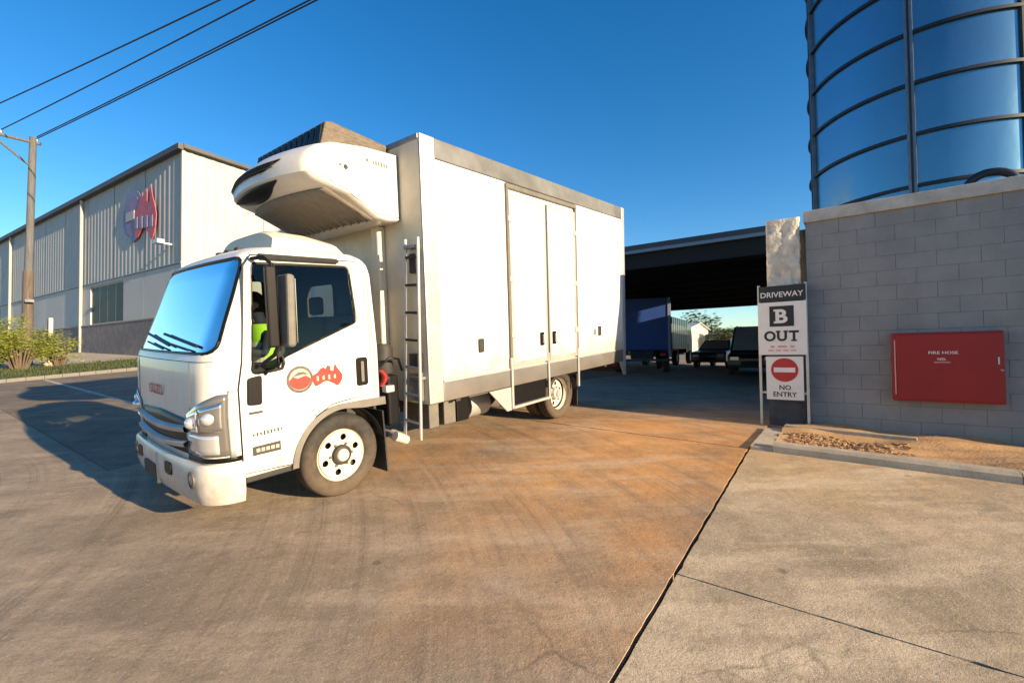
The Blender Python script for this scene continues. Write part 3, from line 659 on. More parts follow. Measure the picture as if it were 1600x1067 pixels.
for (o0, o1) in ((6.95, 11.95), (33.0, 37.)):
    w = bbox(MB(), o0, o1, .061, .10, 3.62, 5.98).build('window', 'm_winframe', bld)
    for i in range(4):
        a = o0 + .08 + i * (o1 - o0 - .08) / 4; bbox(MB(), a, a + (o1 - o0) / 4 - .1, .052, .060, 3.70, 5.90).build('pane', 'm_darkpane', w)
    bbox(MB(), o0, o1, -.02, .06, 5.98, SPL - .06).build('lintel', 'm_cladlow', bld)
bbox(MB(), -.25, BL, -.30, -.07, BT - .15, BT + .12).build('gutter', 'm_roofdark', bld)
bbox(MB(), -.25, BL, -.069, 1.2, BT + .0, BT + .16).build('parapet_cap', 'm_roofdark', bld)
bbox(MB(), -.30, -.06, -.069, BW_, BT - .05, BT + .12).build('verge_flashing', 'm_roofdark', bld)
bbox(MB(), .07, BL, 1.21, BW_, BT - .01, BT + .05).build('roof', 'm_roofdark', bld)
for u in (13.2, 29.5): MB().tube([bp3(u, -.14, 1.2), bp3(u, -.14, BT - .16)], .09, 8).build('downpipe', 'm_clad', bld)
mb = MB(); bbox(mb, .75, 1.25, -.75, -.45, 7.1, 7.3); bbox(mb, .95, 1.05, -.5, -.05, 7.12, 7.2); mb.build('flood_light', 'm_alulight', bld)
AUS = [(0, .45), (.04, .6), (.18, .68), (.28, .84), (.38, .90), (.44, .80), (.52, .96), (.60, .90), (.60, .74), (.69, .68), (.76, 1.0), (.83, .80), (.92, .64), (1, .45), (.97, .25), (.88, .08), (.80, .02), (.72, .12), (.62, .2), (.5, .29), (.38, .27), (.2, .15), (.1, .12), (.06, .26)]
# wall logo: round badge at left, map shape at right
def flogo(poly, uc, zc, su, sz, d, name, mat):
    vs = [bp3(uc - x * su, d, zc + z * sz) for x, z in poly] + [bp3(uc - x * su, d + .03, zc + z * sz) for x, z in poly]; n = len(poly)
    MB().add(vs, [tuple(range(n)), tuple(range(n, 2 * n))[::-1]] + [(i, (i + 1) % n, n + (i + 1) % n, n + i) for i in range(n)]).build(name, mat, bld)
flogo([(math.cos(t) * .5, math.sin(t) * .5) for t in [k * math.pi / 16 for k in range(32)]], 5.55, 9.35, 2.6, 2.9, -.09, 'logo_badge', 'm_dullblue')
flogo([(math.cos(t) * .5, math.sin(t) * .5) for t in [k * math.pi / 16 for k in range(32)]], 5.55, 9.35, 2.0, 2.2, -.105, 'logo_badge', 'm_purple')
flogo([(x - .5, z - .5) for x, z in AUS], 3.95, 9.1, 2.8, 3.0, -.124, 'logo_map', 'm_dullred')
for k in range(4): flogo([(-.5, -.5), (.5, -.5), (.5, .5), (-.5, .5)], 5.0 - .62 * k, 8.85 - .06 * k, .34, .62, -.14, 'logo_letter', 'm_dullblue')
flogo([(-.5, -.5), (.5, -.5), (.5, .5), (-.5, .5)], 5.8, 9.35, 1.1, .5, -.14, 'logo_letter', 'm_clad')

# ================================================================== UTILITY POLE, WIRES, BUSH
P0 = Vector((-21.25, 20.0, 0)); zb = 1.05
pole = thing('utility_pole', 'tall weathered utility pole with a crossarm and brace at left', 'pole', Matrix.Translation((P0.x, P0.y, zb)))
MB().tube([(-.06, 0, -.6), (-.02, 0, 4.4)], [.20, .175], 14).build('lower_shaft', 'm_wood', pole, smooth=60)
MB().tube([(-.02, 0, 4.401), (.1, 0, 10.35)], [.135, .12], 14).build('upper_shaft', 'm_woodtop', pole, smooth=60)
armd = Vector((-.62, -.78, .0)).normalized()
A0 = Vector((.1, 0, 10.12))
MB().tube([A0 + armd * -.25, A0 + armd * 3.0], .075, 6).build('crossarm', 'm_woodtop', pole)
MB().tube([Vector((.08, 0, 9.0)), A0 + armd * 1.25 + Vector((0, 0, -.07))], .05, 6).build('brace', 'm_woodtop', pole)
ins = [(-.12, 0), (.95, 1), (2.0, 2)]
for s, k in ins:
    p = A0 + armd * s; MB().lathe([(.03, .06), (.05, .10), (.035, .14), (.05, .18), (.02, .24)], 10, 'z', p).build('insulator', 'm_alulight', pole, smooth=40)
MB().box(.15, .35, -.3, -.1, 3.0, 3.12).build('marker_plate', 'm_alulight', pole)
def wire(S, mid, label, k=3.0, sag=.55):
    S, mid = Vector(S), Vector(mid); E = S + (mid - S) * k; pts = []
    for i in range(41):
        s = i / 40; p = S.lerp(E, s); p.z = S.z + (mid.z - S.z) * s * k + sag * (s * k * 1.0) * (s * k - 1) * .25
        pts.append(p)
    o = MB().tube(pts, .022, 6).build('power_line', 'm_wire'); tag(o, label, 'wire', 'power lines over the yard'); return o
wp = [P0 + Vector((0, 0, zb)) + A0 + armd * s + Vector((0, 0, .22)) for s, _ in ins]
wire(wp[0], (-5.05, 11.85, 11.0), 'lowest power line, from the pole top, lower wire of the close pair')
wire(wp[0] + Vector((0, 0, .08)), (-5.22, 11.84, 11.0), 'upper wire of the close pair of power lines')
wire(wp[1], (-6.68, 11.82, 11.0), 'middle power line from the crossarm, above the close pair')
wire(wp[2], (-7.6, 11.81, 11.0), 'uppermost power line from the outer crossarm')
def bush(a, b, w, h, label, n, mat):
    t = thing('shrub', label, 'shrub', grid_at(a, b, terr(a, b) + .05)); mb = MB(); tips = []
    for k in range(26):
        an = random.uniform(0, 6.3); rr = w * math.sqrt(random.random()); e = Vector((math.cos(an) * rr, math.sin(an) * rr * 1.1, h * random.uniform(.35, 1.05) * (1 - .35 * rr / w)))
        mb.tube([(e.x * .12, e.y * .12, -.15), e * .5 + Vector((0, 0, .1 * h)), e], [.03, .018, .006], 5); tips.append(e); tips.append(e * .7 + Vector((0, 0, .05)))
    mb.build('stems', 'm_bark', t); mb = MB()
    for i in range(n):
        c0 = random.choice(tips); p = c0 + Vector((random.gauss(0, .13), random.gauss(0, .13), random.gauss(0, .12))); p.z = max(.02, p.z)
        q = Matrix.Rotation(random.uniform(0, 6.3), 3, 'Z') @ Matrix.Rotation(random.uniform(-1.2, 1.2), 3, 'X'); s = random.uniform(.03, .065)
        mb.add([p + q @ Vector(v_) for v_ in ((-s, 0, 0), (0, -s * .3, 0), (s, 0, .15 * s), (0, s * .3, 0))], [(0, 1, 2, 3)])
    mb.build('foliage', mat, t, recalc=False); return t
bush(-2.45, 24.6, 1.0, 2.1, 'large yellow green shrub in front of the utility pole', 11000, 'm_leaf')
bush(-1.35, 24.8, .6, 1.45, 'smaller sparse yellow green shrub beside the brown post', 1600, 'm_leaf')
bush(-3.0, 26.8, 1.0, 1.5, 'yellow green shrub at the left edge behind the larger one', 5500, 'm_leaf')
pt = thing('verge_post', 'brown timber post with pale edge standing by the shrubs', 'post', grid_at(-1.55, 25.2, terr(-1.55, 25.2)))
MB().box(-.07, .07, -.09, .07, -.2, 1.95).build('post', 'm_wood', pt, bevel=.01); MB().box(-.06, .06, -.14, -.091, -.2, 2.0).build('edge_strip', 'm_cream', pt)
MB().box(-.2, .25, -.3, .3, -.1, .22).build('footing', 'm_kerb', pt, bevel=.03)

# ================================================================== TRUCK
truck = thing('delivery_truck', 'white refrigerated delivery truck with a red and grey map logo on its door', 'truck', TM)
CY = .99
XF = [(.40, -.90), (.55, -.95), (.9, -.965), (1.30, -.95), (1.40, -.915), (1.8, -.765), (2.05, -.672), (2.14, -.60), (2.20, -.50), (2.235, -.34)]
XR = [(.4, .52), (2.0, .52), (2.1, .50), (2.18, .44), (2.235, .30)]
Y0 = [(.4, .01), (.6, 0), (1.3, 0), (1.6, .025), (2.05, .075), (2.14, .10), (2.20, .17), (2.235, .32)]
RF = [(.4, .2), (1.3, .22), (1.8, .20), (2.235, .16)]
BULGE = .03
def front_x(y, z, ins=0.):
    xf, y0, rf = lut(XF, z) + ins, lut(Y0, z) + ins, lut(RF, z)
    if y > CY: y = 2 * CY - y
    y = max(y, y0)
    if y < y0 + rf: return xf + rf - math.sqrt(max(0, rf * rf - (y0 + rf - y) ** 2))
    k = (y - y0 - rf) / (CY - y0 - rf); return xf - BULGE * (1 - (1 - k) ** 2)
def side_y(z, ins=0.): return lut(Y0, z) + ins
def cab_slice(z, ins=0.):
    xf, xr, y0, rf = lut(XF, z) + ins, lut(XR, z) - ins, lut(Y0, z) + ins, lut(RF, z); rr = .06
    h = [(xr, y0 + rr + (CY - y0 - rr) * t) for t in (.5,)]
    h += [(xr - rr + rr * math.cos(t), y0 + rr - rr * math.sin(t)) for t in (0, R_(30), R_(60), R_(90))]
    xs0, xs1 = xr - rr, xf + rf; h += [(xs0 + (xs1 - xs0) * t / 6, y0) for t in range(1, 6)]
    h += [(xf + rf - rf * math.sin(t), y0 + rf - rf * math.cos(t)) for t in [R_(15 * k) for k in range(0, 7)]]
    for k in range(1, 6): y = y0 + rf + (CY - y0 - rf) * k / 5; h.append((front_x(y, z) + ins, y))
    far = [(x, 2 * CY - y) for x, y in h[:-1]][::-1]
    return [(x, y, z) for x, y in h + far]
def loft(zs, ins=0., zoff=None):
    mb = MB(); n = 0
    for z in zs:
        sl_ = cab_slice(z, ins); n = len(sl_); mb.v += [(x, y, (zoff(z) if zoff else z)) for x, y, _ in sl_]
    m = len(zs); mb.f = [(i * n + k, (i + 1) * n + k, (i + 1) * n + (k + 1) % n, i * n + (k + 1) % n) for i in range(m - 1) for k in range(n)]
    mb.f += [tuple(range(n)), tuple(range((m - 1) * n, m * n))[::-1]]; return mb
ZS = [.42, .55, .75, .95, 1.15, 1.30, 1.35, 1.40, 1.5, 1.6, 1.7, 1.8, 1.9, 2.0, 2.05, 2.10, 2.14, 2.17, 2.20, 2.22, 2.235]
def rounded(poly, r, n=4):
    out = []; N = len(poly)
    for i in range(N):
        p0, p, p1 = Vector(poly[i - 1]), Vector(poly[i]), Vector(poly[(i + 1) % N]); d0 = (p0 - p).normalized(); d1 = (p1 - p).normalized()
        rr = min(r, (p0 - p).length * .45, (p1 - p).length * .45); a, b = p + d0 * rr, p + d1 * rr
        for k in range(n + 1): t = k / n; q = a.lerp(p, t).lerp(p.lerp(b, t), t); out.append((q.x, q.y))
    return out
WINP = [(-.645, 1.195), (-.565, 2.055), (.275, 2.075), (.30, 1.57), (-.10, 1.415), (-.40, 1.30), (-.44, 1.205)]
WIN = rounded(WINP, .045)
WSC = rounded([(.065, 1.37), (1.915, 1.37), (1.845, 2.10), (.135, 2.10)], .09)
arch = [(.10 + .475 * math.cos(t), .375 + .475 * math.sin(t)) for t in [2 * math.pi * k / 40 for k in range(40)]]
cut = [loft([z for z in ZS if z >= .55 and z <= 2.17], .045), MB().prism(WIN, -.6, 2.6), MB().prism(WSC, -1.6, -.45, 'x'), MB().prism(arch, -.2, 2.2), MB().box(.1, .9, -.3, 2.3, .1, .775), MB().prism(rounded([(.72, 1.6), (1.26, 1.6), (1.26, 1.97), (.72, 1.97)], .06), .40, .8, 'x')]
me = boolean(loft(ZS), cut, 'cab', 'm_white')
me.materials.clear(); me.materials.append(M['m_white']); me.materials.append(M['m_trim'])
for p in me.polygons:
    x, y, z = p.center; yy = y if y < CY else 2 * CY - y
    inside = (yy - side_y(z) > .012) and (x - front_x(y, z) > .012) and (lut(XR, z) - x > .012) and z < 2.20
    p.material_index = 1 if inside else 0; p.use_smooth = True
me.set_sharp_from_angle(angle=R_(32)); cab = link('cab', me, truck)
# cab interior
inter = MB(); inter.box(-.80, .46, .06, 1.92, .86, .90); inter.build('cab_floor', 'm_trim', truck)
MB().prism([(-.86, .9), (-.42, .9), (-.45, 1.18), (-.60, 1.30), (-.84, 1.33)], .09, 1.89).build('dashboard', 'm_trim', truck, bevel=.02)
for y in (.12, .68, 1.22):
    w = .48; sx = -.13 if y > 1 else 0; s = MB().prism(rounded([(-.12 + sx, 1.0), (.33 + sx, 1.0), (.33 + sx, 1.13), (-.12 + sx, 1.14)], .04), y, y + w).build('seat', 'm_seat', truck)
    MB().prism(rounded([(.25 + sx, 1.08), (.40 + sx, 1.06), (.44 + sx, 1.62), (.33 + sx, 1.64)], .05), y, y + w).build('backrest', 'm_seat', s); MB().box(.36 + sx, .43 + sx, y + .13, y + .35, 1.65, 1.84).build('headrest', 'm_seat', s, bevel=.03)
sw = MB(); cen = Vector((-.44, 1.45, 1.40)); ax = Vector((.55, 0, .83)).normalized(); ux = Vector((0, 1, 0)); wx = ax.cross(ux)
ring = [cen + (ux * math.cos(t) + wx * math.sin(t)) * .20 for t in [2 * math.pi * k / 28 for k in range(29)]]
sw.tube(ring, .014, 8); sw.tube([cen - ux * .19, cen + ux * .19], .016, 6); sw.tube([cen, cen - ax * .35], .03, 8); sw.build('steering_wheel', 'm_trim', truck, smooth=60)
# glass
def sheet_between(poly, fn, name, mat, parent, seal=None, seal_r=.012, off=.0):
    n = len(poly); bm = bmesh.new(); vs = [bm.verts.new((u, 0, w)) for u, w in poly]; bm.faces.new(vs)
    zs = sorted({w for _, w in poly}); lo, hi = min(zs), max(zs); us = [u for u, _ in poly]; ul, uh = min(us), max(us)
    for k in range(1, 10): bmesh.ops.bisect_plane(bm, geom=bm.verts[:] + bm.edges[:] + bm.faces[:], plane_co=(0, 0, lo + (hi - lo) * k / 10), plane_no=(0, 0, 1))
    for k in range(1, 24): bmesh.ops.bisect_plane(bm, geom=bm.verts[:] + bm.edges[:] + bm.faces[:], plane_co=(ul + (uh - ul) * k / 24, 0, 0), plane_no=(1, 0, 0))
    for v_ in bm.verts: v_.co = fn(v_.co.x, v_.co.z)
    me = bpy.data.meshes.new(name); bm.to_mesh(me); bm.free(); me.materials.append(M[mat])
    for p in me.polygons: p.use_smooth = True
    o = link(name, me, parent)
    if seal:
        pts = []
        for i in range(n):
            a, b = Vector(poly[i]), Vector(poly[(i + 1) % n]); k = max(1, int((b - a).length / .06))
            for j in range(k): q = a.lerp(b, j / k); pts.append(fn(q.x, q.y))
        pts.append(pts[0]); MB().tube(pts, seal_r, 6).build(seal, 'm_black', o, smooth=60)
    return o
sheet_between(WSC, lambda y, z: Vector((front_x(y, z) + .012, y, z)), 'windscreen', 'm_windscreen', truck, 'windscreen_seal', .017)
for (y0_, y1_, yp) in ((.35, .95, .2), (.9, 1.5, .25)):
    b0 = Vector((front_x(y0_, 1.40) - .015, y0_, 1.40)); p1 = Vector((front_x(y1_ - .05, 1.46) - .02, y1_ - .05, 1.45)); mb = MB(); mb.tube([b0, p1], .009, 6); q0 = b0.lerp(p1, .25); q0.x = front_x(q0.y, 1.42) - .012
    mb.tube([Vector((front_x(y0_ - .12, 1.43) - .014, y0_ - .12, 1.43)), Vector((front_x(y1_ + .05, 1.52) - .016, y1_ + .05, 1.52))], .012, 6); mb.build('wiper', 'm_black', truck)
# doors
DOOR = [(-.735, .455), (-.33, .43), (-.325, .50), (-.27, .66), (-.15, .79), (.0, .865), (.12, .88), (.405, .90), (.405, 1.6), (.395, 2.0), (.35, 2.125), (-.56, 2.115), (-.62, 2.03), (-.70, 1.30), (-.735, 1.1)]
DHOLE = rounded([(-.655, 1.185), (-.573, 2.066), (.287, 2.087), (.312, 1.562), (-.10, 1.402), (-.405, 1.29), (-.447, 1.192)], .05)
def holed(outer, hole, fn, name, mat, parent, th):
    bm = bmesh.new(); es = []
    for lp in ([outer] + ([hole] if hole else [])):
        vs = [bm.verts.new((u, 0, w)) for u, w in lp]; es += [bm.edges.new((vs[i], vs[(i + 1) % len(vs)])) for i in range(len(vs))]
    bmesh.ops.triangle_fill(bm, use_beauty=True, use_dissolve=False, edges=es)
    for k in range(1, 30):
        bmesh.ops.bisect_plane(bm, geom=bm.verts[:] + bm.edges[:] + bm.faces[:], plane_co=(0, 0, .42 + k * .06), plane_no=(0, 0, 1))
    r = bmesh.ops.extrude_face_region(bm, geom=bm.faces[:]); ext = {v_ for v_ in r['geom'] if isinstance(v_, bmesh.types.BMVert)}
    for v_ in bm.verts: v_.co = fn(v_.co.x, v_.co.z, th if v_ in ext else 0.)
    bmesh.ops.recalc_face_normals(bm, faces=bm.faces)
    me = bpy.data.meshes.new(name); bm.to_mesh(me); bm.free(); me.materials.append(M[mat])
    for p in me.polygons: p.use_smooth = True
    me.set_sharp_from_angle(angle=R_(30)); return link(name, me, parent)
def grow(poly, d):
    c0 = Vector((sum(p[0] for p in poly) / len(poly), sum(p[1] for p in poly) / len(poly))); out = []; N = len(poly)
    for i in range(N):
        p0, p, p1 = Vector(poly[i - 1]), Vector(poly[i]), Vector(poly[(i + 1) % N]); t = (p1 - p0).normalized(); nn = Vector((t.y, -t.x))
        q = p + nn * d
        out.append((q.x, q.y))
    return out
for far in (0, 1):
    S = (lambda y: 2 * CY - y) if far else (lambda y: y)
    dn = holed(DOOR, DHOLE, lambda x, z, t: Vector((x, S(side_y(z) - .009 + t), z)), 'door', 'm_white', truck, .011)
    holed(grow(DOOR, .011), DHOLE, lambda x, z, t: Vector((x, S(side_y(z) - .0025 + t), z)), 'door_seal', 'm_black', dn, .0045)
    sheet_between(WIN, lambda x, z: Vector((x, S(side_y(z) + .012), z)), 'side_window', 'm_sideglass', dn, 'window_seal', .014)
    MB().hexa([Vector((-.43, S(.005), 1.23)), Vector((-.395, S(.005), 1.23)), Vector((-.395, S(.035), 1.23)), Vector((-.43, S(.035), 1.23))], [Vector((-.415, S(side_y(2.06) + .005), 2.06)), Vector((-.38, S(side_y(2.06) + .005), 2.06)), Vector((-.38, S(side_y(2.06) + .035), 2.06)), Vector((-.415, S(side_y(2.06) + .035), 2.06))]).build('window_divider', 'm_black', dn)
    yy = sorted((S(-.018), S(-.0095)))
    MB().prism(rounded([(.245, .985), (.362, .985), (.362, 1.245), (.245, 1.245)], .03), yy[0], yy[1]).build('handle_recess', 'm_black', dn)
    yy = sorted((S(-.032), S(-.019))); MB().prism(rounded([(.285, 1.02), (.315, 1.02), (.315, 1.21), (.285, 1.21)], .012), yy[0], yy[1]).build('door_handle', 'm_archgrey', dn)
    yy = sorted((S(-.03), S(-.0095)))
    MB().prism(rounded([(-.69, .97), (-.585, .96), (-.575, 1.19), (-.68, 1.175)], .025), yy[0], yy[1]).build('side_lamp', 'm_black', dn, bevel=.006)
    if not far:
        near_door = dn
        MB().tube([(-.545, -.02, 1.19), (-.535, -.035, 1.215), (-.42, -.035, 1.225), (-.405, -.03, 1.26), (-.41, -.02, 1.32)], .011, 8).build('mirror_stay', 'm_black', dn, smooth=60)
# door graphics (near side)
sd_ = lambda x, z, d=-.0125: frame((1, 0, 0), (0, 0, 1), (x, d, z))
def sgn(poly, mat, name, x, z, d, parent): return ngon_sheet(poly).build(name, mat, parent, mw=sd_(x, z, d), recalc=False)
def ringpoly(mb, r0, r1, n=40):
    return mb.add([(r0 * math.cos(2 * math.pi * k / n), r0 * math.sin(2 * math.pi * k / n), 0) for k in range(n)] + [(r1 * math.cos(2 * math.pi * k / n), r1 * math.sin(2 * math.pi * k / n), 0) for k in range(n)], [(k, (k + 1) % n, n + (k + 1) % n, n + k) for k in range(n)])
sgn(disc(.112), 'm_logogrey', 'logo_badge', -.275, 1.115, -.0115, near_door)
sgn([(x * .80, z * .80) for x, z in disc(.112)], 'm_logowhite', 'logo_badge', -.275, 1.115, -.0125, near_door)
sgn([(.09 * math.cos(t), .09 * math.sin(t) * .9) for t in [R_(a) for a in range(180, 361, 12)]] + [(.05, .03), (-.02, .012), (-.06, .03)], 'm_logored', 'logo_badge', -.275, 1.112, -.0135, near_door)
sgn([(x * .07, z * .05) for x, z in ((-1, -.2), (-.3, .5), (.4, .5), (1, -.1), (.3, .1))], 'm_logogrey', 'logo_badge', -.27, 1.15, -.0138, near_door)
sgn([((x - .5) * .285, (z - .5) * .20) for x, z in AUS], 'm_logored', 'logo_map', -.035, 1.115, -.0145, near_door)
for k in range(4): sgn([(-.009, -.022 + .006 * (k % 2)), (.010, -.022), (.009, .022), (-.009, .018 - .006 * (k % 2))], 'm_logowhite', 'logo_letter', -.125 + k * .052, 1.105, -.0155, near_door)
for k in range(9):
    hgt = (.018, .03, .022, .04, .03, .03, .022, .03, .018)[k]; sgn([(-.006, -hgt / 2), (.007, -hgt / 2), (.005, hgt / 2), (-.007, hgt / 2)], 'm_inktext', 'small_print', -.655 + k * .026, .735 + .0012 * k, -.012, near_door)
sgn([(-.105, -.035), (.105, -.035), (.105, .04), (-.105, .035)], 'm_inktext', 'dark_decal', -.565, .61, -.012, near_door)
for k in range(5): sgn([(-.013, -.014), (.013, -.014), (.013, .014), (-.013, .014)], 'm_logowhite', 'decal_letter', -.63 + k * .036, .612, -.013, near_door)
sgn([(-.05, -.01), (.05, -.01), (.05, .01), (-.05, .01)], 'm_inktext', 'small_print', -.63, .905, -.012, near_door)
# roof deflector and rain visor
def defl(u, v):
    y = .42 + 1.14 * v; e = 1 - abs(2 * v - 1) ** 4; prof = [(-.25, 2.225), (-.235, 2.41), (-.17, 2.44), (.12, 2.43), (.36, 2.38), (.46, 2.22)]
    i = min(int(u * 5), 4); t = u * 5 - i; x = prof[i][0] + (prof[i + 1][0] - prof[i][0]) * t; z = prof[i][1] + (prof[i + 1][1] - prof[i][1]) * t
    return (x, y, 2.22 + (z - 2.22) * (.55 + .45 * e))
mb = MB(); mb.grid(defl, 20, 16)
for vv in (0, 1): mb.add([defl(i / 20, vv) for i in range(21)], [tuple(range(21))])
mb.build('roof_deflector', 'm_cream', truck, smooth=45)
for far in (0, 1):
    S = (lambda y: 2 * CY - y) if far else (lambda y: y)
    MB().hexa([Vector((-.50, S(.03), 2.09)), Vector((.16, S(.03), 2.10)), Vector((.16, S(.10), 2.10)), Vector((-.50, S(.10), 2.09))], [Vector((-.50, S(.075), 2.135)), Vector((.16, S(.075), 2.14)), Vector((.16, S(.10), 2.14)), Vector((-.50, S(.10), 2.135))]).build('rain_visor', 'm_darkgrey', truck)
for k in range(3): MB().box(-.42, -.36, .7 + k * .22, .78 + k * .22, 2.23, 2.265).build('marker_lamp', 'm_darkgrey', truck, bevel=.008)
# front: panel lettering, grille, headlights, bumper
def cor(s, z, off=0.):
    """surface point by arc length s from the start of the near front corner"""
    xf, y0, rf = lut(XF, z), lut(Y0, z), lut(RF, z); al = rf * math.pi / 2
    if s <= 0: return Vector((xf + rf - s, y0 - off, z))
    if s < al: t = s / rf; return Vector((xf + rf - (rf + off) * math.sin(t), y0 + rf - (rf + off) * math.cos(t), z))
    y = y0 + rf + (s - al); return Vector((front_x(y, z) - off, y, z))
def patch(mb, s0, s1, zlo, zhi, off, nu=14, nv=8, flip=False):
    f = lambda u, v: (lambda p: Vector((p.x, 2 * CY - p.y if flip else p.y, p.z)))(cor(s0 + (s1 - s0) * u, zlo(u) + (zhi(u) - zlo(u)) * v, off))
    return mb.grid(f, nu, nv)
text('ISUZU', .085, 'm_dullred', 'badge', truck, frame((0, -1, 0), (0, 0, 1), (front_x(1.05, 1.06) - .008, 1.05, 1.06)), .02, 1.25)
gr = MB(); patch(gr, .46, 2 * CY - .46 + .12, lambda u: .605, lambda u: .905 - .03 * abs(2 * u - 1), .004, 24, 4); grl = gr.build('grille', 'm_black', truck, smooth=60, solid=.004)
for z0_, z1_, of in ((.775, .835, .03), (.66, .715, .035)):
    mb = MB(); n = 24; vs = []
    for i in range(n + 1):
        y = .36 + (1.26) * i / n; sagz = -.035 * (1 - (2 * i / n - 1) ** 2)
        for (dz, o_) in ((z0_, .006), (z0_ + .01, of), (z1_ - .015, of + .006), (z1_, .006)): vs.append((front_x(y, .8) - o_, y, dz + sagz))
    mb.add(vs, [(i * 4 + k, (i + 1) * 4 + k, (i + 1) * 4 + k + 1, i * 4 + k + 1) for i in range(n) for k in range(3)]); mb.build('grille_bar', 'm_alulight', grl, smooth=50)
for far in (False, True):
    mb = MB(); patch(mb, .07, .50, lambda u: .615 + .0 * u, lambda u: 1.075 - .20 * max(0, u - .15), .005, 16, 10, far); h = mb.build('headlight', 'm_lampgrey', truck, smooth=60, solid=.006)
    mb = MB(); patch(mb, .10, .27, lambda u: .80, lambda u: 1.02 - .05 * u, .011, 8, 6, far); mb.build('reflector', 'm_chrome', h, smooth=60, solid=.006)
    mb = MB(); patch(mb, .29, .47, lambda u: .80, lambda u: .96 - .06 * u, .011, 8, 6, far); mb.build('reflector', 'm_lens', h, smooth=60, solid=.006)
    mb = MB(); patch(mb, .13, .46, lambda u: .635, lambda u: .775, .012, 10, 5, far); mb.build('indicator', 'm_lens', h, smooth=60, solid=.006)
    for s_, z_ in ((.19, .90), (.38, .86)):
        p = cor(s_, z_, .012); y = 2 * CY - p.y if far else p.y; MB().ball((p.x, y, p.z), .045, .045, .045, 14, 8).build('bulb', 'm_lens', h, smooth=60)
    mb = MB(); patch(mb, .03, .068, lambda u: .60, lambda u: 1.10, .006, 3, 8, far); mb.build('side_strip', 'm_alulight', h, smooth=60, solid=.006)
    mb = MB(); patch(mb, .0, .52, lambda u: .565, lambda u: .603, .004, 14, 2, far); mb.build('gap_strip', 'm_black', truck, smooth=60, solid=.004)
def bump_sec(s):   # section of the bumper at arc position, list of (offset, z)
    return [(.0, .555), (.035, .562), (.05, .545), (.055, .46), (.05, .34), (.03, .262), (-.02, .245), (-.06, .25)]
mb = MB(); vs = []; N = 60; al = .2 * math.pi / 2; tot = 2 * (CY - .2) + 2 * al
for i in range(N + 1):
    s = -.0 + tot * i / N
    for (of, z) in bump_sec(s):
        zz = .6; ss = s
        if s > tot / 2: p = cor(tot - s, zz, of); p = Vector((p.x, 2 * CY - p.y, z))
        else: p = cor(s, zz, of)
        vs.append(Vector((p.x, p.y, z)))
k = len(bump_sec(0)); fs = [(i * k + j, (i + 1) * k + j, (i + 1) * k + j + 1, i * k + j + 1) for i in range(N) for j in range(k - 1)] + [tuple(range(k)), tuple(range(N * k, N * k + k))[::-1]]
mb.add(vs, fs); bmp = mb.build('bumper', 'm_white', truck, smooth=40)
for y, w, h_, m_ in ((1.55, .07, .05, 'm_black'), (.70, .085, .05, 'm_black')):
    x = front_x(y, .6) - .056; MB().prism(rounded([(y - w, .405), (y + w, .405), (y + w, .405 + 2 * h_), (y - w, .405 + 2 * h_)], .04), x - .004, x + .02, 'x').build('slot', m_, bmp)
for y in (.24, 2 * CY - .24):
    x = front_x(y, .6) - .052; MB().lathe([(.062, .012), (.066, -.008), (.05, -.012), (.045, .004)], 20, 'x', (x, y, .44)).build('fog_lamp_ring', 'm_alu', bmp, smooth=40); MB().ball((x + .012, y, .44), .02, .048, .048).build('fog_lamp', 'm_brassy', bmp, smooth=60)
x = front_x(1.05, .6) - .062; MB().box(x, x + .02, .98, 1.0, .27, .53).build('plate_bracket', 'm_alulight', bmp); MB().box(x - .003, x + .012, 1.01, 1.36, .30, .42).build('plate_holder', 'm_darkgrey', bmp, bevel=.005)
# wheel arch trims, sill, mudflaps
for far in (0, 1):
    S = (lambda y: 2 * CY - y) if far else (lambda y: y); mb = MB(); pts = [(.10 + .475 * math.cos(t), .375 + .475 * math.sin(t)) for t in [R_(178 - 5 * k) for k in range(19)]] + [(.3, .85), (.54, .845)]
    pin = [(.10 + .43 * math.cos(t), .375 + .43 * math.sin(t)) for t in [R_(178 - 5 * k) for k in range(19)]] + [(.3, .78), (.54, .772)]
    n = len(pts); vs = []
    for (a, b) in zip(pts, pin): vs += [(a[0], S(-.016), a[1]), (b[0], S(-.024), b[1]), (b[0], S(.12), b[1]), (a[0], S(.03), a[1])]
    mb.add(vs, [(i * 4 + j, i * 4 + (j + 1) % 4, (i + 1) * 4 + (j + 1) % 4, (i + 1) * 4 + j) for i in range(n - 1) for j in range(4)] + [(0, 1, 2, 3), tuple((n - 1) * 4 + j for j in (3, 2, 1, 0))]); mb.build('wheel_arch', 'm_archgrey', truck, smooth=35)
    yy = sorted((S(.015), S(.25))); MB().box(-.72, -.34, yy[0], yy[1], .37, .419).build('step', 'm_darkgrey', truck, bevel=.01)
    yy = sorted((S(.03), S(.30))); MB().hexa([Vector((.56, yy[0], .09)), Vector((.575, yy[0], .09)), Vector((.575, yy[1], .09)), Vector((.56, yy[1], .09))], [Vector((.53, yy[0], .70)), Vector((.545, yy[0], .70)), Vector((.545, yy[1], .70)), Vector((.53, yy[1], .70))]).build('mudflap', 'm_rubber', truck)
    yy = sorted((S(.035), S(.32))); mb = MB(); n = 16; vs = []
    for k in range(n): t = R_(170 - 160 * k / (n - 1)); vs += [(.10 + .44 * math.cos(t), yy[0], .375 + .44 * math.sin(t)), (.10 + .44 * math.cos(t), yy[1], .375 + .44 * math.sin(t))]
    mb.add(vs, [(2 * k, 2 * k + 1, 2 * k + 3, 2 * k + 2) for k in range(n - 1)]); mb.build('wheel_liner', 'm_black', truck, smooth=60, solid=.006)
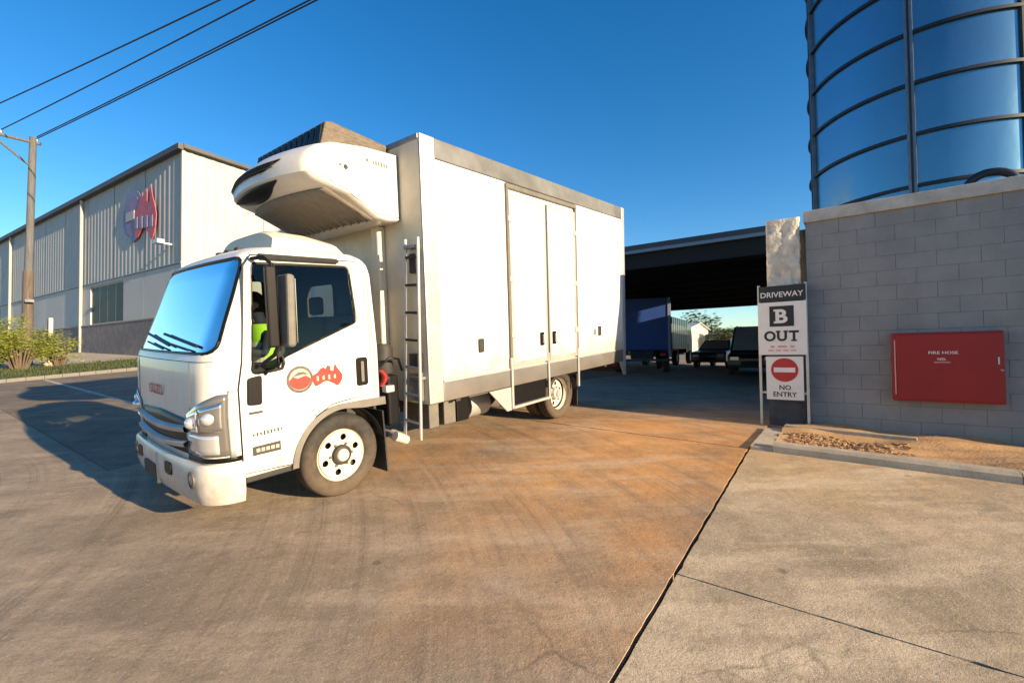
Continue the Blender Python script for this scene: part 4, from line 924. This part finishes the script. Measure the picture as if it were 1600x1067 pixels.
# mirrors
for far in (0, 1):
    S = (lambda y: 2 * CY - y) if far else (lambda y: y)
    my = -.16; mx = -.43
    mir = MB(); yy = sorted((S(my - .10), S(my + .09)))
    mirr = mir.prism(rounded([(mx - .035, 1.40), (mx + .03, 1.40), (mx + .045, 1.95), (mx - .02, 1.96)], .03), yy[0], yy[1]).build('mirror', 'm_archgrey', truck, bevel=.02)
    MB().prism([(mx + .042, 1.43), (mx + .046, 1.43), (mx + .052, 1.92), (mx + .048, 1.92)], yy[0] + .02, yy[1] - .02).build('mirror_glass', 'm_chrome', mirr)
    MB().tube([Vector((-.57, S(.05), 2.085)), Vector((-.53, S(-.06), 2.09)), Vector((-.49, S(-.10), 2.04)), Vector((-.475, S(-.115), 1.42)), Vector((-.50, S(-.09), 1.34)), Vector((-.56, S(-.01), 1.27))], .016, 8).build('mirror_arm', 'm_black', mirr, smooth=60)
    MB().box(-.555, -.475, min(S(-.15), S(-.10)), max(S(-.15), S(-.10)), 1.40, 2.02).build('mirror_bracket', 'm_black', mirr, bevel=.012)
mb = MB(); mb.tube([Vector((front_x(y, 1.315) - .001, y, 1.315)) for y in [.06 + 1.86 * k / 40 for k in range(41)]], .0035, 5); mb.build('panel_seam', 'm_archgrey', truck)
for yq in (.30, 2 * CY - .30): MB().tube([Vector((front_x(yq, z) - .001, yq, z)) for z in [.93 + .38 * k / 8 for k in range(9)]], .003, 5).build('panel_seam', 'm_archgrey', truck)
MB().tube([(.445, side_y(z) - .001, z) for z in [.88 + 1.2 * k / 12 for k in range(13)]], .003, 5).build('panel_seam', 'm_archgrey', truck)
# sun visors, sticker and clutter behind the windscreen
for y in (.35, 1.15): MB().box(-.52, -.50, y, y + .48, 1.98, 2.12).build('sun_visor', 'm_cream', truck, bevel=.008)
MB().box(-.78, -.60, .55, .85, 1.335, 1.36).build('dash_papers', 'm_alulight', truck); MB().box(-.80, -.66, 1.05, 1.22, 1.335, 1.40).build('dash_pad', 'm_darkgrey', truck, bevel=.01)
sheet_between([(1.62, 1.46), (1.74, 1.46), (1.74, 1.56), (1.62, 1.56)], lambda y, z: Vector((front_x(y, z) + .018, y, z)), 'sticker', 'm_sign', truck)
# wheels
tyre_p = [(.235, .03), (.25, .012), (.275, .003), (.31, -.001), (.345, .008), (.364, .022), (.3735, .04)]
for g in (.062, .095, .128): tyre_p += [(.375, g - .006), (.366, g - .004), (.366, g + .004), (.375, g + .006)]
tyre_p += [(.3735, .16), (.36, .185), (.31, .2), (.25, .19), (.235, .17)]
ty_me = MB().lathe(tyre_p, 64, 'y').mesh('tyre', 'm_rubber', 40)
def wheel_disc(y, r0, r1, nh, hr, hrad, name):
    bm = bmesh.new(); es = []
    def loop(cx, cz, r, n): 
        vs = [bm.verts.new((cx + r * math.cos(2 * math.pi * k / n), y, cz + r * math.sin(2 * math.pi * k / n))) for k in range(n)]; es.extend(bm.edges.new((vs[k], vs[(k + 1) % n])) for k in range(n))
    loop(0, 0, r1, 48); loop(0, 0, r0, 32)
    for k in range(nh): t = 2 * math.pi * (k + .3) / nh; loop(hr * math.cos(t), hr * math.sin(t), hrad, 16)
    bmesh.ops.triangle_fill(bm, use_beauty=True, use_dissolve=False, edges=es)
    r = bmesh.ops.extrude_face_region(bm, geom=bm.faces[:]); ext = [v_ for v_ in r['geom'] if isinstance(v_, bmesh.types.BMVert)]
    for v_ in ext: v_.co.y += .012
    bmesh.ops.recalc_face_normals(bm, faces=bm.faces); me = bpy.data.meshes.new(name); bm.to_mesh(me); bm.free(); me.materials.append(M['m_steelwheel']); return me
rim_me = MB().lathe([(.242, .035), (.258, .010), (.262, .014), (.25, .03), (.236, .04), (.226, .055), (.20, .066)], 48, 'y').mesh('rim', 'm_steelwheel', 40)
rim_back = MB().lathe([(.235, .05), (.20, .09), (.03, .12)], 32, 'y').mesh('brake_drum', 'm_black', 40)
disc_f = wheel_disc(.045, .085, .208, 6, .158, .030, 'wheel_disc')
hub_f = MB().lathe([(.09, .047), (.088, .012), (.08, .004), (.066, .0), (.058, .004)], 32, 'y').mesh('hub', 'm_chassis', 40)
cap_f = MB().lathe([(.0585, .006), (.05, -.012), (.03, -.02), (.001, -.022)], 24, 'y').mesh('hub_cap', 'm_steelwheel', 40)
nut = MB().lathe([(.013, .046), (.013, .028), (.008, .024), (.001, .024)], 8, 'y').mesh('wheel_nut', 'm_alu')
disc_r = wheel_disc(.115, .07, .205, 6, .15, .030, 'wheel_disc')
rim_r = MB().lathe([(.242, .035), (.258, .010), (.262, .014), (.25, .03), (.236, .05), (.222, .10), (.20, .118)], 48, 'y').mesh('rim', 'm_steelwheel', 40)
hub_r = MB().lathe([(.09, .116), (.088, .06), (.07, .05), (.05, .05), (.045, .03), (.001, .028)], 32, 'y').mesh('hub', 'm_alulight', 40)
def wheel(x, y, flip, rear):
    mw = Matrix.Translation((x, y, .375)) @ (Matrix.Rotation(math.pi, 4, 'Z') if flip else Matrix.Identity(4))
    t = link('wheel', ty_me, truck, mw=mw)
    link('rim', rim_r if rear else rim_me, t); link('wheel_disc', disc_r if rear else disc_f, t); link('hub', hub_r if rear else hub_f, t); link('brake_drum', rim_back, t, mw=Matrix.Translation((0, .03 if rear else 0, 0)))
    if not rear: link('hub_cap', cap_f, t)
    for k in range(6):
        an = 2 * math.pi * k / 6; link('wheel_nut', nut, t, mw=Matrix.Translation((.104 * math.cos(an), .07 if rear else 0, .104 * math.sin(an))))
    return t
WX, WR = .10, 3.69
wheel(WX, .03, False, False); wheel(WX, 2 * CY - .03, True, False)
wheel(WR, .01, False, True); wheel(WR, 2 * CY - .01, True, True)
for y, fl in ((.47, True), (2 * CY - .47, False)):
    t = link('inner_wheel', ty_me, truck, mw=Matrix.Translation((WR, y, .375)) @ (Matrix.Rotation(math.pi, 4, 'Z') if fl else Matrix.Identity(4))); link('rim', rim_r, t); link('brake_drum', rim_back, t)
# chassis
for y in (.60, 1.31): MB().box(-.6, 5.6, y, y + .07, .50, .675).build('chassis_rail', 'm_chassis', truck)
for x in (.75, 1.8, 2.7, 4.2, 5.3): MB().box(x, x + .08, .671, 1.309, .52, .62).build('cross_member', 'm_chassis', truck)
MB().lathe([(.06, .25), (.06, .75), (.17, .85), (.17, 1.13), (.06, 1.23), (.06, 1.73)], 20, 'y', (WR, 0, .375)).build('rear_axle', 'm_chassis', truck, smooth=40)
MB().tube([(WX, .2, .36), (WX, 1.78, .36)], .05, 10).build('front_axle', 'm_chassis', truck, smooth=40)
MB().tube([(.3, .99, .55), (WR - .1, .99, .40)], .05, 10).build('drive_shaft', 'm_chassis', truck, smooth=40)
for y in (.52, 1.46): MB().box(WR - .6, WR + .6, y - .035, y + .035, .47, .52).build('leaf_spring', 'm_chassis', truck)
MB().box(-.45, .5, .7, 1.28, .48, .95).build('engine', 'm_chassis', truck, bevel=.03)
MB().box(1.20, 1.34, .12, .55, .36, .68).build('battery_box', 'm_archgrey', truck, bevel=.01); MB().box(1.42, 1.60, .12, .55, .36, .68).build('battery_box', 'm_archgrey', truck, bevel=.01)
MB().box(1.66, 1.86, .16, .56, .34, .68).build('tool_box', 'm_black', truck, bevel=.01)
MB().tube([(1.95, .36, .47), (2.3, .36, .47)], .17, 16).build('air_tank', 'm_alulight', truck, smooth=40)
MB().box(1.2, 2.2, 1.45, 1.85, .34, .66).build('fuel_tank', 'm_alu', truck, bevel=.05)
MB().box(.62, .95, .30, 1.5, .55, .74).build('gearbox_cover', 'm_chassis', truck, bevel=.02)
MB().box(.66, .80, .10, .42, .50, 1.02).build('air_filter', 'm_black', truck, bevel=.03)
MB().lathe([(.09, 0), (.10, .04), (.10, .26), (.08, .30)], 16, 'z', (.74, .27, 1.03), caps=True).build('filter_canister', 'm_darkgrey', truck, smooth=40)
MB().tube([(.66, .02, .42), (.78, .02, .36), (.80, .25, .38)], .05, 10).build('exhaust_bracket', 'm_steelwheel', truck, smooth=50)
mb = MB(); pts = []
for i in range(90):
    t = i / 89; pts.append((.60 + .06 * math.sin(t * 3), .14 + .03 * math.cos(i * .9), .92 + .16 * t))
mb.tube([(p[0] + .03 * math.sin(i * .9), p[1], p[2]) for i, p in enumerate(pts)], .007, 6); mb.build('air_hose', 'm_red', truck, smooth=60)
MB().tube([(.58, .12, 1.12), (.66, .06, 1.20), (.78, .07, 1.18), (.88, .15, 1.05)], .014, 6).build('cable', 'm_black', truck, smooth=60)
MB().box(.60, .70, .04, .12, .86, .93).build('hose_coupling', 'm_alulight', truck, bevel=.01)
# rear mudguard and flap
for y0_ in (-.02, 1.5):
    mb = MB(); n = 14; vs = []
    for k in range(n): t = R_(150 - 150 * k / (n - 1)); vs += [(WR + .44 * math.cos(t), y0_, .375 + .44 * math.sin(t) * .72 + .0), (WR + .44 * math.cos(t), y0_ + .5, .375 + .44 * math.sin(t) * .72)]
    mb.add(vs, [(2 * k, 2 * k + 1, 2 * k + 3, 2 * k + 2) for k in range(n - 1)]); mb.build('mudguard', 'm_black', truck, smooth=60, solid=.01)
    MB().box(WR + .46, WR + .475, y0_ + .02, y0_ + .48, .12, .62).build('mudflap', 'm_rubber', truck)
# cargo box
BX0, BX1, BY0, BY1, BZ0, BZ1 = 1.02, 5.74, -.10, 2.08, .685, 3.44
box = MB().box(BX0 + .03, BX1 - .03, BY0 + .012, BY1 - .012, BZ0 + .02, BZ1 - .02).build('cargo_box', 'm_boxwhite', truck)
for (y, s) in ((BY0, 1), (BY1, -1)):
    yy = lambda a, b: sorted((y + s * a, y + s * b))
    a, b = yy(-.012, .0115); MB().box(BX0 + .2, BX1 - .11, a, b, 3.235, BZ1).build('top_rail', 'm_railroof', box, bevel=.008)
    MB().box(BX0 + .2, BX1 - .11, a, b, BZ0, .905).build('bottom_rail', 'm_alu', box, bevel=.008)
    MB().box(BX0, BX0 + .199, a, b, BZ0, BZ1 + .005).build('corner_post', 'm_alulight', box, bevel=.01)
    MB().box(BX1 - .109, BX1, a, b, BZ0, BZ1 + .005).build('corner_post', 'm_alulight', box, bevel=.01)
    a, b = yy(.001, .0115)
    for (x0, x1) in ((BX0 + .205, 2.355), (4.03, BX1 - .115)) if s > 0 else ((BX0 + .205, BX1 - .115),): MB().box(x0, x1, a, b, .91, 3.23).build('side_panel', 'm_boxwhite', box, bevel=.003)
    a, b = yy(-.016, .0); MB().box(BX0 + .205, BX1 - .115, a + (.0 if s > 0 else 0), b, .893, .915).build('trim_strip', 'm_alulight', box); 
MB().box(BX0 + .0, BX0 + .029, BY0 + .0125, BY1 - .0125, BZ0, BZ1 - .05).build('front_wall', 'm_cream', box)
MB().box(BX0 - .012, BX0 + .029, BY0 + .013, BY1 - .013, BZ1 - .049, BZ1 + .004).build('front_rail', 'm_alu', box, bevel=.006)
MB().box(BX1 - .029, BX1 + .0, BY0 + .0125, BY1 - .0125, BZ0, BZ1 - .001).build('rear_doors', 'm_boxwhite', box)
MB().box(BX0 + .03, BX1 - .03, BY0 + .013, BY1 - .013, BZ1 - .0195, BZ1 - .004).build('roof_skin', 'm_boxwhite', box)
for x in (1.5, 2.4, 3.3, 4.2, 5.1): MB().box(x, x + .07, .0, 1.98, .63, .684).build('floor_bearer', 'm_chassis', box)
mb = MB()
for k in range(26): mb.ball((BX0 + .04, BY0 - .012, .75 + k * .105), .006, .004, .006, 6, 4)
mb.build('rivets', 'm_alu', box)
# side doors with bars, handles and the step frame below
for k, (x0, x1) in enumerate(((2.40, 3.195), (3.235, 3.985))):
    d = MB().box(x0, x1, BY0 - .02, BY0 + .011, .935, 3.10).build('side_door', 'm_boxwhite', truck, bevel=.01)
    for xx in ((x0 - .0, x0 + .045), (x1 - .045, x1)): MB().box(xx[0], xx[1], BY0 - .026, BY0 - .0201, .935, 3.10).build('door_edge', 'm_alulight', d)
    for zz in (.935, 3.04): MB().box(x0 + .046, x1 - .046, BY0 - .026, BY0 - .0201, zz, zz + .06).build('door_edge', 'm_alulight', d)
    hx = x1 - .19 if k == 0 else x0 + .07
    MB().prism(rounded([(hx, 1.16), (hx + .085, 1.16), (hx + .085, 1.34), (hx, 1.34)], .02), BY0 - .036, BY0 - .0205).build('handle', 'm_black', d); MB().box(hx + .03, hx + .055, BY0 - .05, BY0 - .0365, 1.19, 1.31).build('lever', 'm_alu', d)
    for zz in (1.3, 2.0, 2.75): MB().box(x0 - .018 if k == 0 else x1 - .05, x0 + .05 if k == 0 else x1 + .018, BY0 - .04, BY0 - .0265, zz, zz + .07).build('hinge', 'm_alulight', d, bevel=.004)
for x0, x1 in ((2.357, 2.397), (3.988, 4.028)): MB().box(x0, x1, BY0 - .03, BY0 + .011, .905, 3.16).build('door_frame', 'm_archgrey', truck, bevel=.004)
MB().box(2.357, 4.028, BY0 - .03, BY0 + .011, 3.161, 3.215).build('door_frame', 'm_archgrey', truck, bevel=.004); MB().box(3.197, 3.233, BY0 - .008, BY0 + .011, .93, 3.1).build('door_gap', 'm_darkgrey', truck)
for hx, hz in ((1.79, 1.165), (4.70, 1.20)): MB().prism(rounded([(hx, hz), (hx + .085, hz), (hx + .085, hz + .16), (hx, hz + .16)], .02), BY0 - .018, BY0 + .0005).build('latch_recess', 'm_darkgrey', truck)
MB().prism(rounded([(4.56, 1.22), (4.61, 1.22), (4.61, 1.32), (4.56, 1.32)], .015), BY0 - .012, BY0 + .0005).build('latch_recess', 'm_alu', truck)
MB().box(5.44, 5.49, BY0 - .003, BY0 + .0005, 2.78, 2.83).build('marker', 'm_alu', truck)
stp = MB().prism([(1.93, .68), (2.345, .68), (2.345, .385), (2.26, .385)], BY0 - .022, BY0 - .002).build('side_step', 'm_alulight', truck, bevel=.004)
for x in (2.348, 3.17, 3.98): MB().box(x, x + .035, BY0 - .04, BY0 - .0125, .40 if x < 3.9 else .46, 1.05).build('step_upright', 'm_alulight', stp, bevel=.004)
MB().box(2.384, 3.169, BY0 - .05, BY0 - .015, .40, .435).build('step_tread', 'm_alulight', stp, bevel=.004); MB().box(2.384, 3.169, BY0 + .0, BY0 + .22, .40, .42).build('step_tread', 'm_alulight', stp)
MB().box(2.39, 3.16, BY0 + .02, BY0 + .05, .43, .68).build('step_back', 'm_black', stp)
MB().prism([(5.50, .684), (5.73, .684), (5.735, .43), (5.66, .43)], BY0 - .01, BY0 + .02).build('rear_bracket', 'm_alulight', truck, bevel=.004)
MB().box(5.62, 5.72, .1, 1.88, .48, .56).build('rear_bumper', 'm_chassis', truck)
for y in (.2, 1.78): MB().box(5.73, 5.75, y - .12, y + .12, .58, .67).build('tail_lamp', 'm_signred', truck)
# ladder on the front wall
lad = MB().tube([(.90, .17, .36), (.955, .10, 2.40)], .018, 8).build('ladder', 'm_alulight', truck, smooth=60)
MB().tube([(.90, -.085, .34), (.955, -.10, 2.40)], .018, 8).build('ladder_rail', 'm_alulight', lad, smooth=60)
for k in range(7):
    t = .08 + k * .138; MB().tube([(.90 + .055 * t, .17 - .07 * t, .36 + 2.04 * t), (.90 + .055 * t, -.085 - .015 * t, .345 + 2.05 * t)], .014, 6).build('rung', 'm_darkgrey' if k > 2 else 'm_alulight', lad)
for z in (.95, 2.3): MB().box(.93, 1.02, -.06, .10, z, z + .03).build('ladder_clamp', 'm_alu', lad)
MB().box(.97, 1.019, -.04, .08, 2.05, 2.25).build('junction_box', 'm_darkgrey', truck, bevel=.01); MB().box(.95, 1.019, -.03, .12, 1.08, 1.22).build('junction_box', 'm_darkgrey', truck, bevel=.01)
MB().box(.96, 1.019, -.03, .14, .72, 1.02).build('control_box', 'm_archgrey', truck, bevel=.01)
MB().box(.92, 1.02, .52, .66, 1.0, 2.6).build('duct', 'm_cream', truck, bevel=.02)
# refrigeration unit
FP = [(1.0, 3.275), (.62, 3.265), (.30, 3.225), (.16, 3.17), (.06, 3.08), (.02, 2.985), (.03, 2.90), (.10, 2.845), (.24, 2.80), (.42, 2.755), (.72, 2.575), (.86, 2.555), (1.0, 2.575)]
def ref_pt(i, v, sc=1.):
    x, z = FP[i]; t = 2 * v - 1; w = max(0, min(1, (1.0 - x) / .75)); x = x - .15 * (1 - t * t) * w
    e = max(0, (abs(t) - .93) / .07); k = 1 - .05 * e * e; zc = 2.95
    return (1.0 + (x - 1.0) * k, .24 + 1.66 * v, zc + .03 + (z - zc) * k)
vs_ = [0, .012, .03, .06, .1, .2, .3, .4, .5, .6, .7, .8, .9, .94, .97, .988, 1]
mb = MB(); n = len(FP); vs = [ref_pt(i, v_) for v_ in vs_ for i in range(n)]
mb.add(vs, [(j * n + i, (j + 1) * n + i, (j + 1) * n + (i + 1) % n, j * n + (i + 1) % n) for j in range(len(vs_) - 1) for i in range(n)] + [tuple(range(n)), tuple(range((len(vs_) - 1) * n, len(vs_) * n))[::-1]])
ref = mb.build('refrigeration_unit', 'm_white', truck, smooth=35)
def on_front(v, f, off):   # point on the front of the unit: v across, f 0..1 from top to bottom
    seg = FP[2:10]; k = f * (len(seg) - 1); i = min(int(k), len(seg) - 2); t = k - i; a, b = ref_pt(2 + i, v), ref_pt(3 + i, v); p = Vector(a).lerp(Vector(b), t); d = Vector((b[0] - a[0], 0, b[2] - a[2])).normalized(); nn = Vector((d.z, 0, -d.x)); 
    return p + nn * off
def fpatch(v0, v1, f0, f1, off, name, mat, nu=20, nv=4, taper=0.):
    mb = MB(); mb.grid(lambda u, w: on_front(v0 + (v1 - v0) * u, f0(u) + (f1(u) - f0(u)) * w, off), nu, nv); return mb.build(name, mat, ref, smooth=60, solid=.006)
fpatch(.20, .97, lambda u: .33, lambda u: .335 + .12 * min(1, u * 6), .006, 'air_intake', 'm_black')
fpatch(.25, .97, lambda u: .62 - .0 * u, lambda u: .625 + .21 * math.sin(math.pi * min(max(u, 0), 1)) ** .8, .006, 'outlet', 'm_black', 24)
for k in range(4): fpatch(.24, .96, lambda u: .35 + .026 * k, lambda u: .356 + .026 * k, .014, 'louvre', 'm_darkgrey', 16, 1)
# underside panel in bare grey
mb = MB(); mb.grid(lambda u, w: tuple(Vector(ref_pt(8, .03 + .94 * u)).lerp(Vector(ref_pt(10, .03 + .94 * u)), w) + Vector((-.004, 0, -.010))), 16, 5); mb.build('underside', 'm_under', ref, smooth=60, solid=.006)
mb = MB()
for k in range(12):
    v_ = .08 + .84 * k / 11; a = Vector(ref_pt(9, v_)) + Vector((-.01, 0, -.022)); b = Vector(ref_pt(10, v_)) + Vector((-.006, 0, -.02)); mb.tube([a, b], .012, 6)
mb.build('underside_ribs', 'm_under', ref)
# side panel line, lower trim, marks
MB().prism([(.245, 2.86), (.249, 2.86), (.249, 3.20), (.245, 3.20)], .2365, .2398).build('panel_gap', 'm_archgrey', ref)
mb = MB(); pts = [(.10, 2.90), (.24, 2.86), (.40, 2.795), (.72, 2.62), (.99, 2.615)]; mb.tube([(x, .239, z + .03) for x, z in pts], .004, 5); mb.build('panel_gap', 'm_archgrey', ref)
fm = lambda x, z: frame((1, 0, 0), (0, 0, 1), (x, .237, z + .03))
sgs = lambda w, h, x, z, m_: ngon_sheet([(-w / 2, -h / 2), (w / 2, -h / 2), (w / 2, h / 2), (-w / 2, h / 2)]).build('small_print', m_, ref, mw=fm(x, z), recalc=False)
ngon_sheet(disc(.018)).build('mark', 'm_archgrey', ref, mw=fm(.64, 3.13), recalc=False)
for k in range(6): sgs(.020, (.03, .045, .034, .045, .034, .034)[k], .71 + .032 * k, 3.12, 'm_archgrey')
ngon_sheet(disc(.024)).build('mark', 'm_darkgrey', ref, mw=fm(.40, 3.01), recalc=False); ngon_sheet(disc(.016)).build('mark', 'm_archgrey', ref, mw=fm(.345, 3.02), recalc=False)
# dark hood on top
mb = MB(); hp = [(.24, 3.22), (.31, 3.485), (.37, 3.50), (1.0, 3.43), (1.0, 3.22)]
mb.prism(hp, .40, 1.88); mb.build('hood', 'm_hood', ref, bevel=.012)
mb = MB()
for k in range(12): y = .44 + k * .118; mb.hexa([Vector((.245, y, 3.235)), Vector((.255, y, 3.235)), Vector((.255, y + .09, 3.235)), Vector((.245, y + .09, 3.235))], [Vector((.288, y, 3.46)), Vector((.298, y, 3.46)), Vector((.298, y + .09, 3.46)), Vector((.288, y + .09, 3.46))])
mb.build('condenser_grille', 'm_black', ref)

# ================================================================== DRIVER
drv_p = thing('person', 'driver in a bright green high visibility vest seated behind the wheel', 'person', TM @ Matrix.Translation((-.02, 1.45, 1.0)))
def skin(name, verts, edges, radii, mat, parent, sub=2, root=0):
    me = bpy.data.meshes.new(name); me.from_pydata(verts, edges, []); o = bpy.data.objects.new(name, me); COL.objects.link(o)
    md = o.modifiers.new('skin', 'SKIN'); 
    for i, v_ in enumerate(me.skin_vertices[0].data): v_.radius = (radii[i], radii[i]) if not isinstance(radii[i], tuple) else radii[i]; v_.use_root = (i == root)
    sb = o.modifiers.new('sub', 'SUBSURF'); sb.levels = sub; sb.render_levels = sub
    m2 = evaluated(o, name); bpy.data.objects.remove(o); bpy.data.meshes.remove(me); m2.name = name; m2.materials.clear(); m2.materials.append(M[mat])
    for p in m2.polygons: p.use_smooth = True
    return link(name, m2, parent)
# local: -x forward, z up from the seat cushion
V = [(.08, 0, .10), (.10, 0, .28), (.09, 0, .45), (.07, 0, .56), (.05, 0, .63), (.02, 0, .73), (.0, 0, .82)]
Rr = [(.16, .12), (.15, .12), (.17, .12), (.10, .09), .055, (.085, .095), (.075, .085)]
Ed = [(0, 1), (1, 2), (2, 3), (3, 4), (4, 5), (5, 6)]
def chain(start, pts, rad):
    pr = start
    for p, q in zip(pts, rad): V.append(p); Rr.append(q); Ed.append((pr, len(V) - 1)); pr = len(V) - 1
    return pr
for s in (-1, 1):
    chain(2, [(.07, s * .20, .47), (-.03, s * .26, .26), (-.24, s * .17, .37), (-.31, s * .165, .42)], [.06, .047, .036, .026])
    chain(0, [(-.02, s * .10, .10), (-.33, s * .14, .13), (-.40, s * .13, -.06)], [.085, .065, .05])
body = skin('body', V, Ed, Rr, 'm_navy', drv_p)
mb = MB(); mb.ball((.0, 0, .785), .098, .076, .122, 18, 14); mb.ball((-.096, 0, .77), .022, .016, .024, 8, 6)
for s in (-1, 1): mb.ball((.01, s * .078, .775), .018, .012, .03, 8, 6)
mb.tube([(.04, 0, .60), (.02, 0, .70)], .05, 12); mb.build('face', 'm_skin', body, smooth=80)
mb = MB(); mb.ball((.015, 0, .815), .102, .084, .108, 18, 12); mb.v = [(x, y, max(z, .805 - .06 * (x > .03))) for x, y, z in mb.v]; mb.build('hair', 'm_hair', body, smooth=80)
for s in (-1, 1): MB().ball((-.085, s * .03, .80), .012, .014, .009, 8, 6).build('eye', 'm_black', body)
MB().box(-.092, -.08, -.025, .025, .715, .725).build('mouth', 'm_dullred', body)
vest = MB(); secs = [(.06, .20, .135, .10), (.16, .195, .135, .095), (.30, .19, .14, .09), (.42, .205, .14, .085), (.52, .19, .125, .08), (.575, .12, .10, .07)]
n = 24; vs = []
for z, ry, rx, cx_ in secs:
    for k in range(n): t = 2 * math.pi * k / n; vs.append((cx_ + rx * math.cos(t), ry * math.sin(t), z))
vest.add(vs, [(i * n + k, i * n + (k + 1) % n, (i + 1) * n + (k + 1) % n, (i + 1) * n + k) for i in range(len(secs) - 1) for k in range(n)]); vest.build('vest', 'm_hivis', body, smooth=70)
for z, ry, rx in ((.20, .202, .147), (.36, .207, .150)): MB().lathe([(1, -.025), (1, .025)], 24, 'z').build('reflective_band', 'm_hivisband', body, mw=Matrix.Translation((.09, 0, z)) @ Matrix.Diagonal((rx, ry, 1, 1)))
for s in (-1, 1):
    hv = [(-.31, s * .165, .42), (-.36, s * .165, .45)]; hr_ = [.024, (.030, .020)]; he = [(0, 1)]
    for k in range(4):
        b0 = len(hv); o_ = (k - 1.5) * .019; ln = (.85, 1, .95, .75)[k]
        hv += [(-.385, s * (.165 + o_), .465), (-.41 - .012 * ln, s * (.165 + o_), .455), (-.415 - .008 * ln, s * (.165 + o_), .43)]; hr_ += [.0095, .0088, .0078]; he += [(1, b0), (b0, b0 + 1), (b0 + 1, b0 + 2)]
    b0 = len(hv); hv += [(-.345, s * .135, .45), (-.375, s * .12, .46)]; hr_ += [.011, .009]; he += [(1, b0), (b0, b0 + 1)]
    skin('hand', hv, he, hr_, 'm_skin', body, 1, 1)
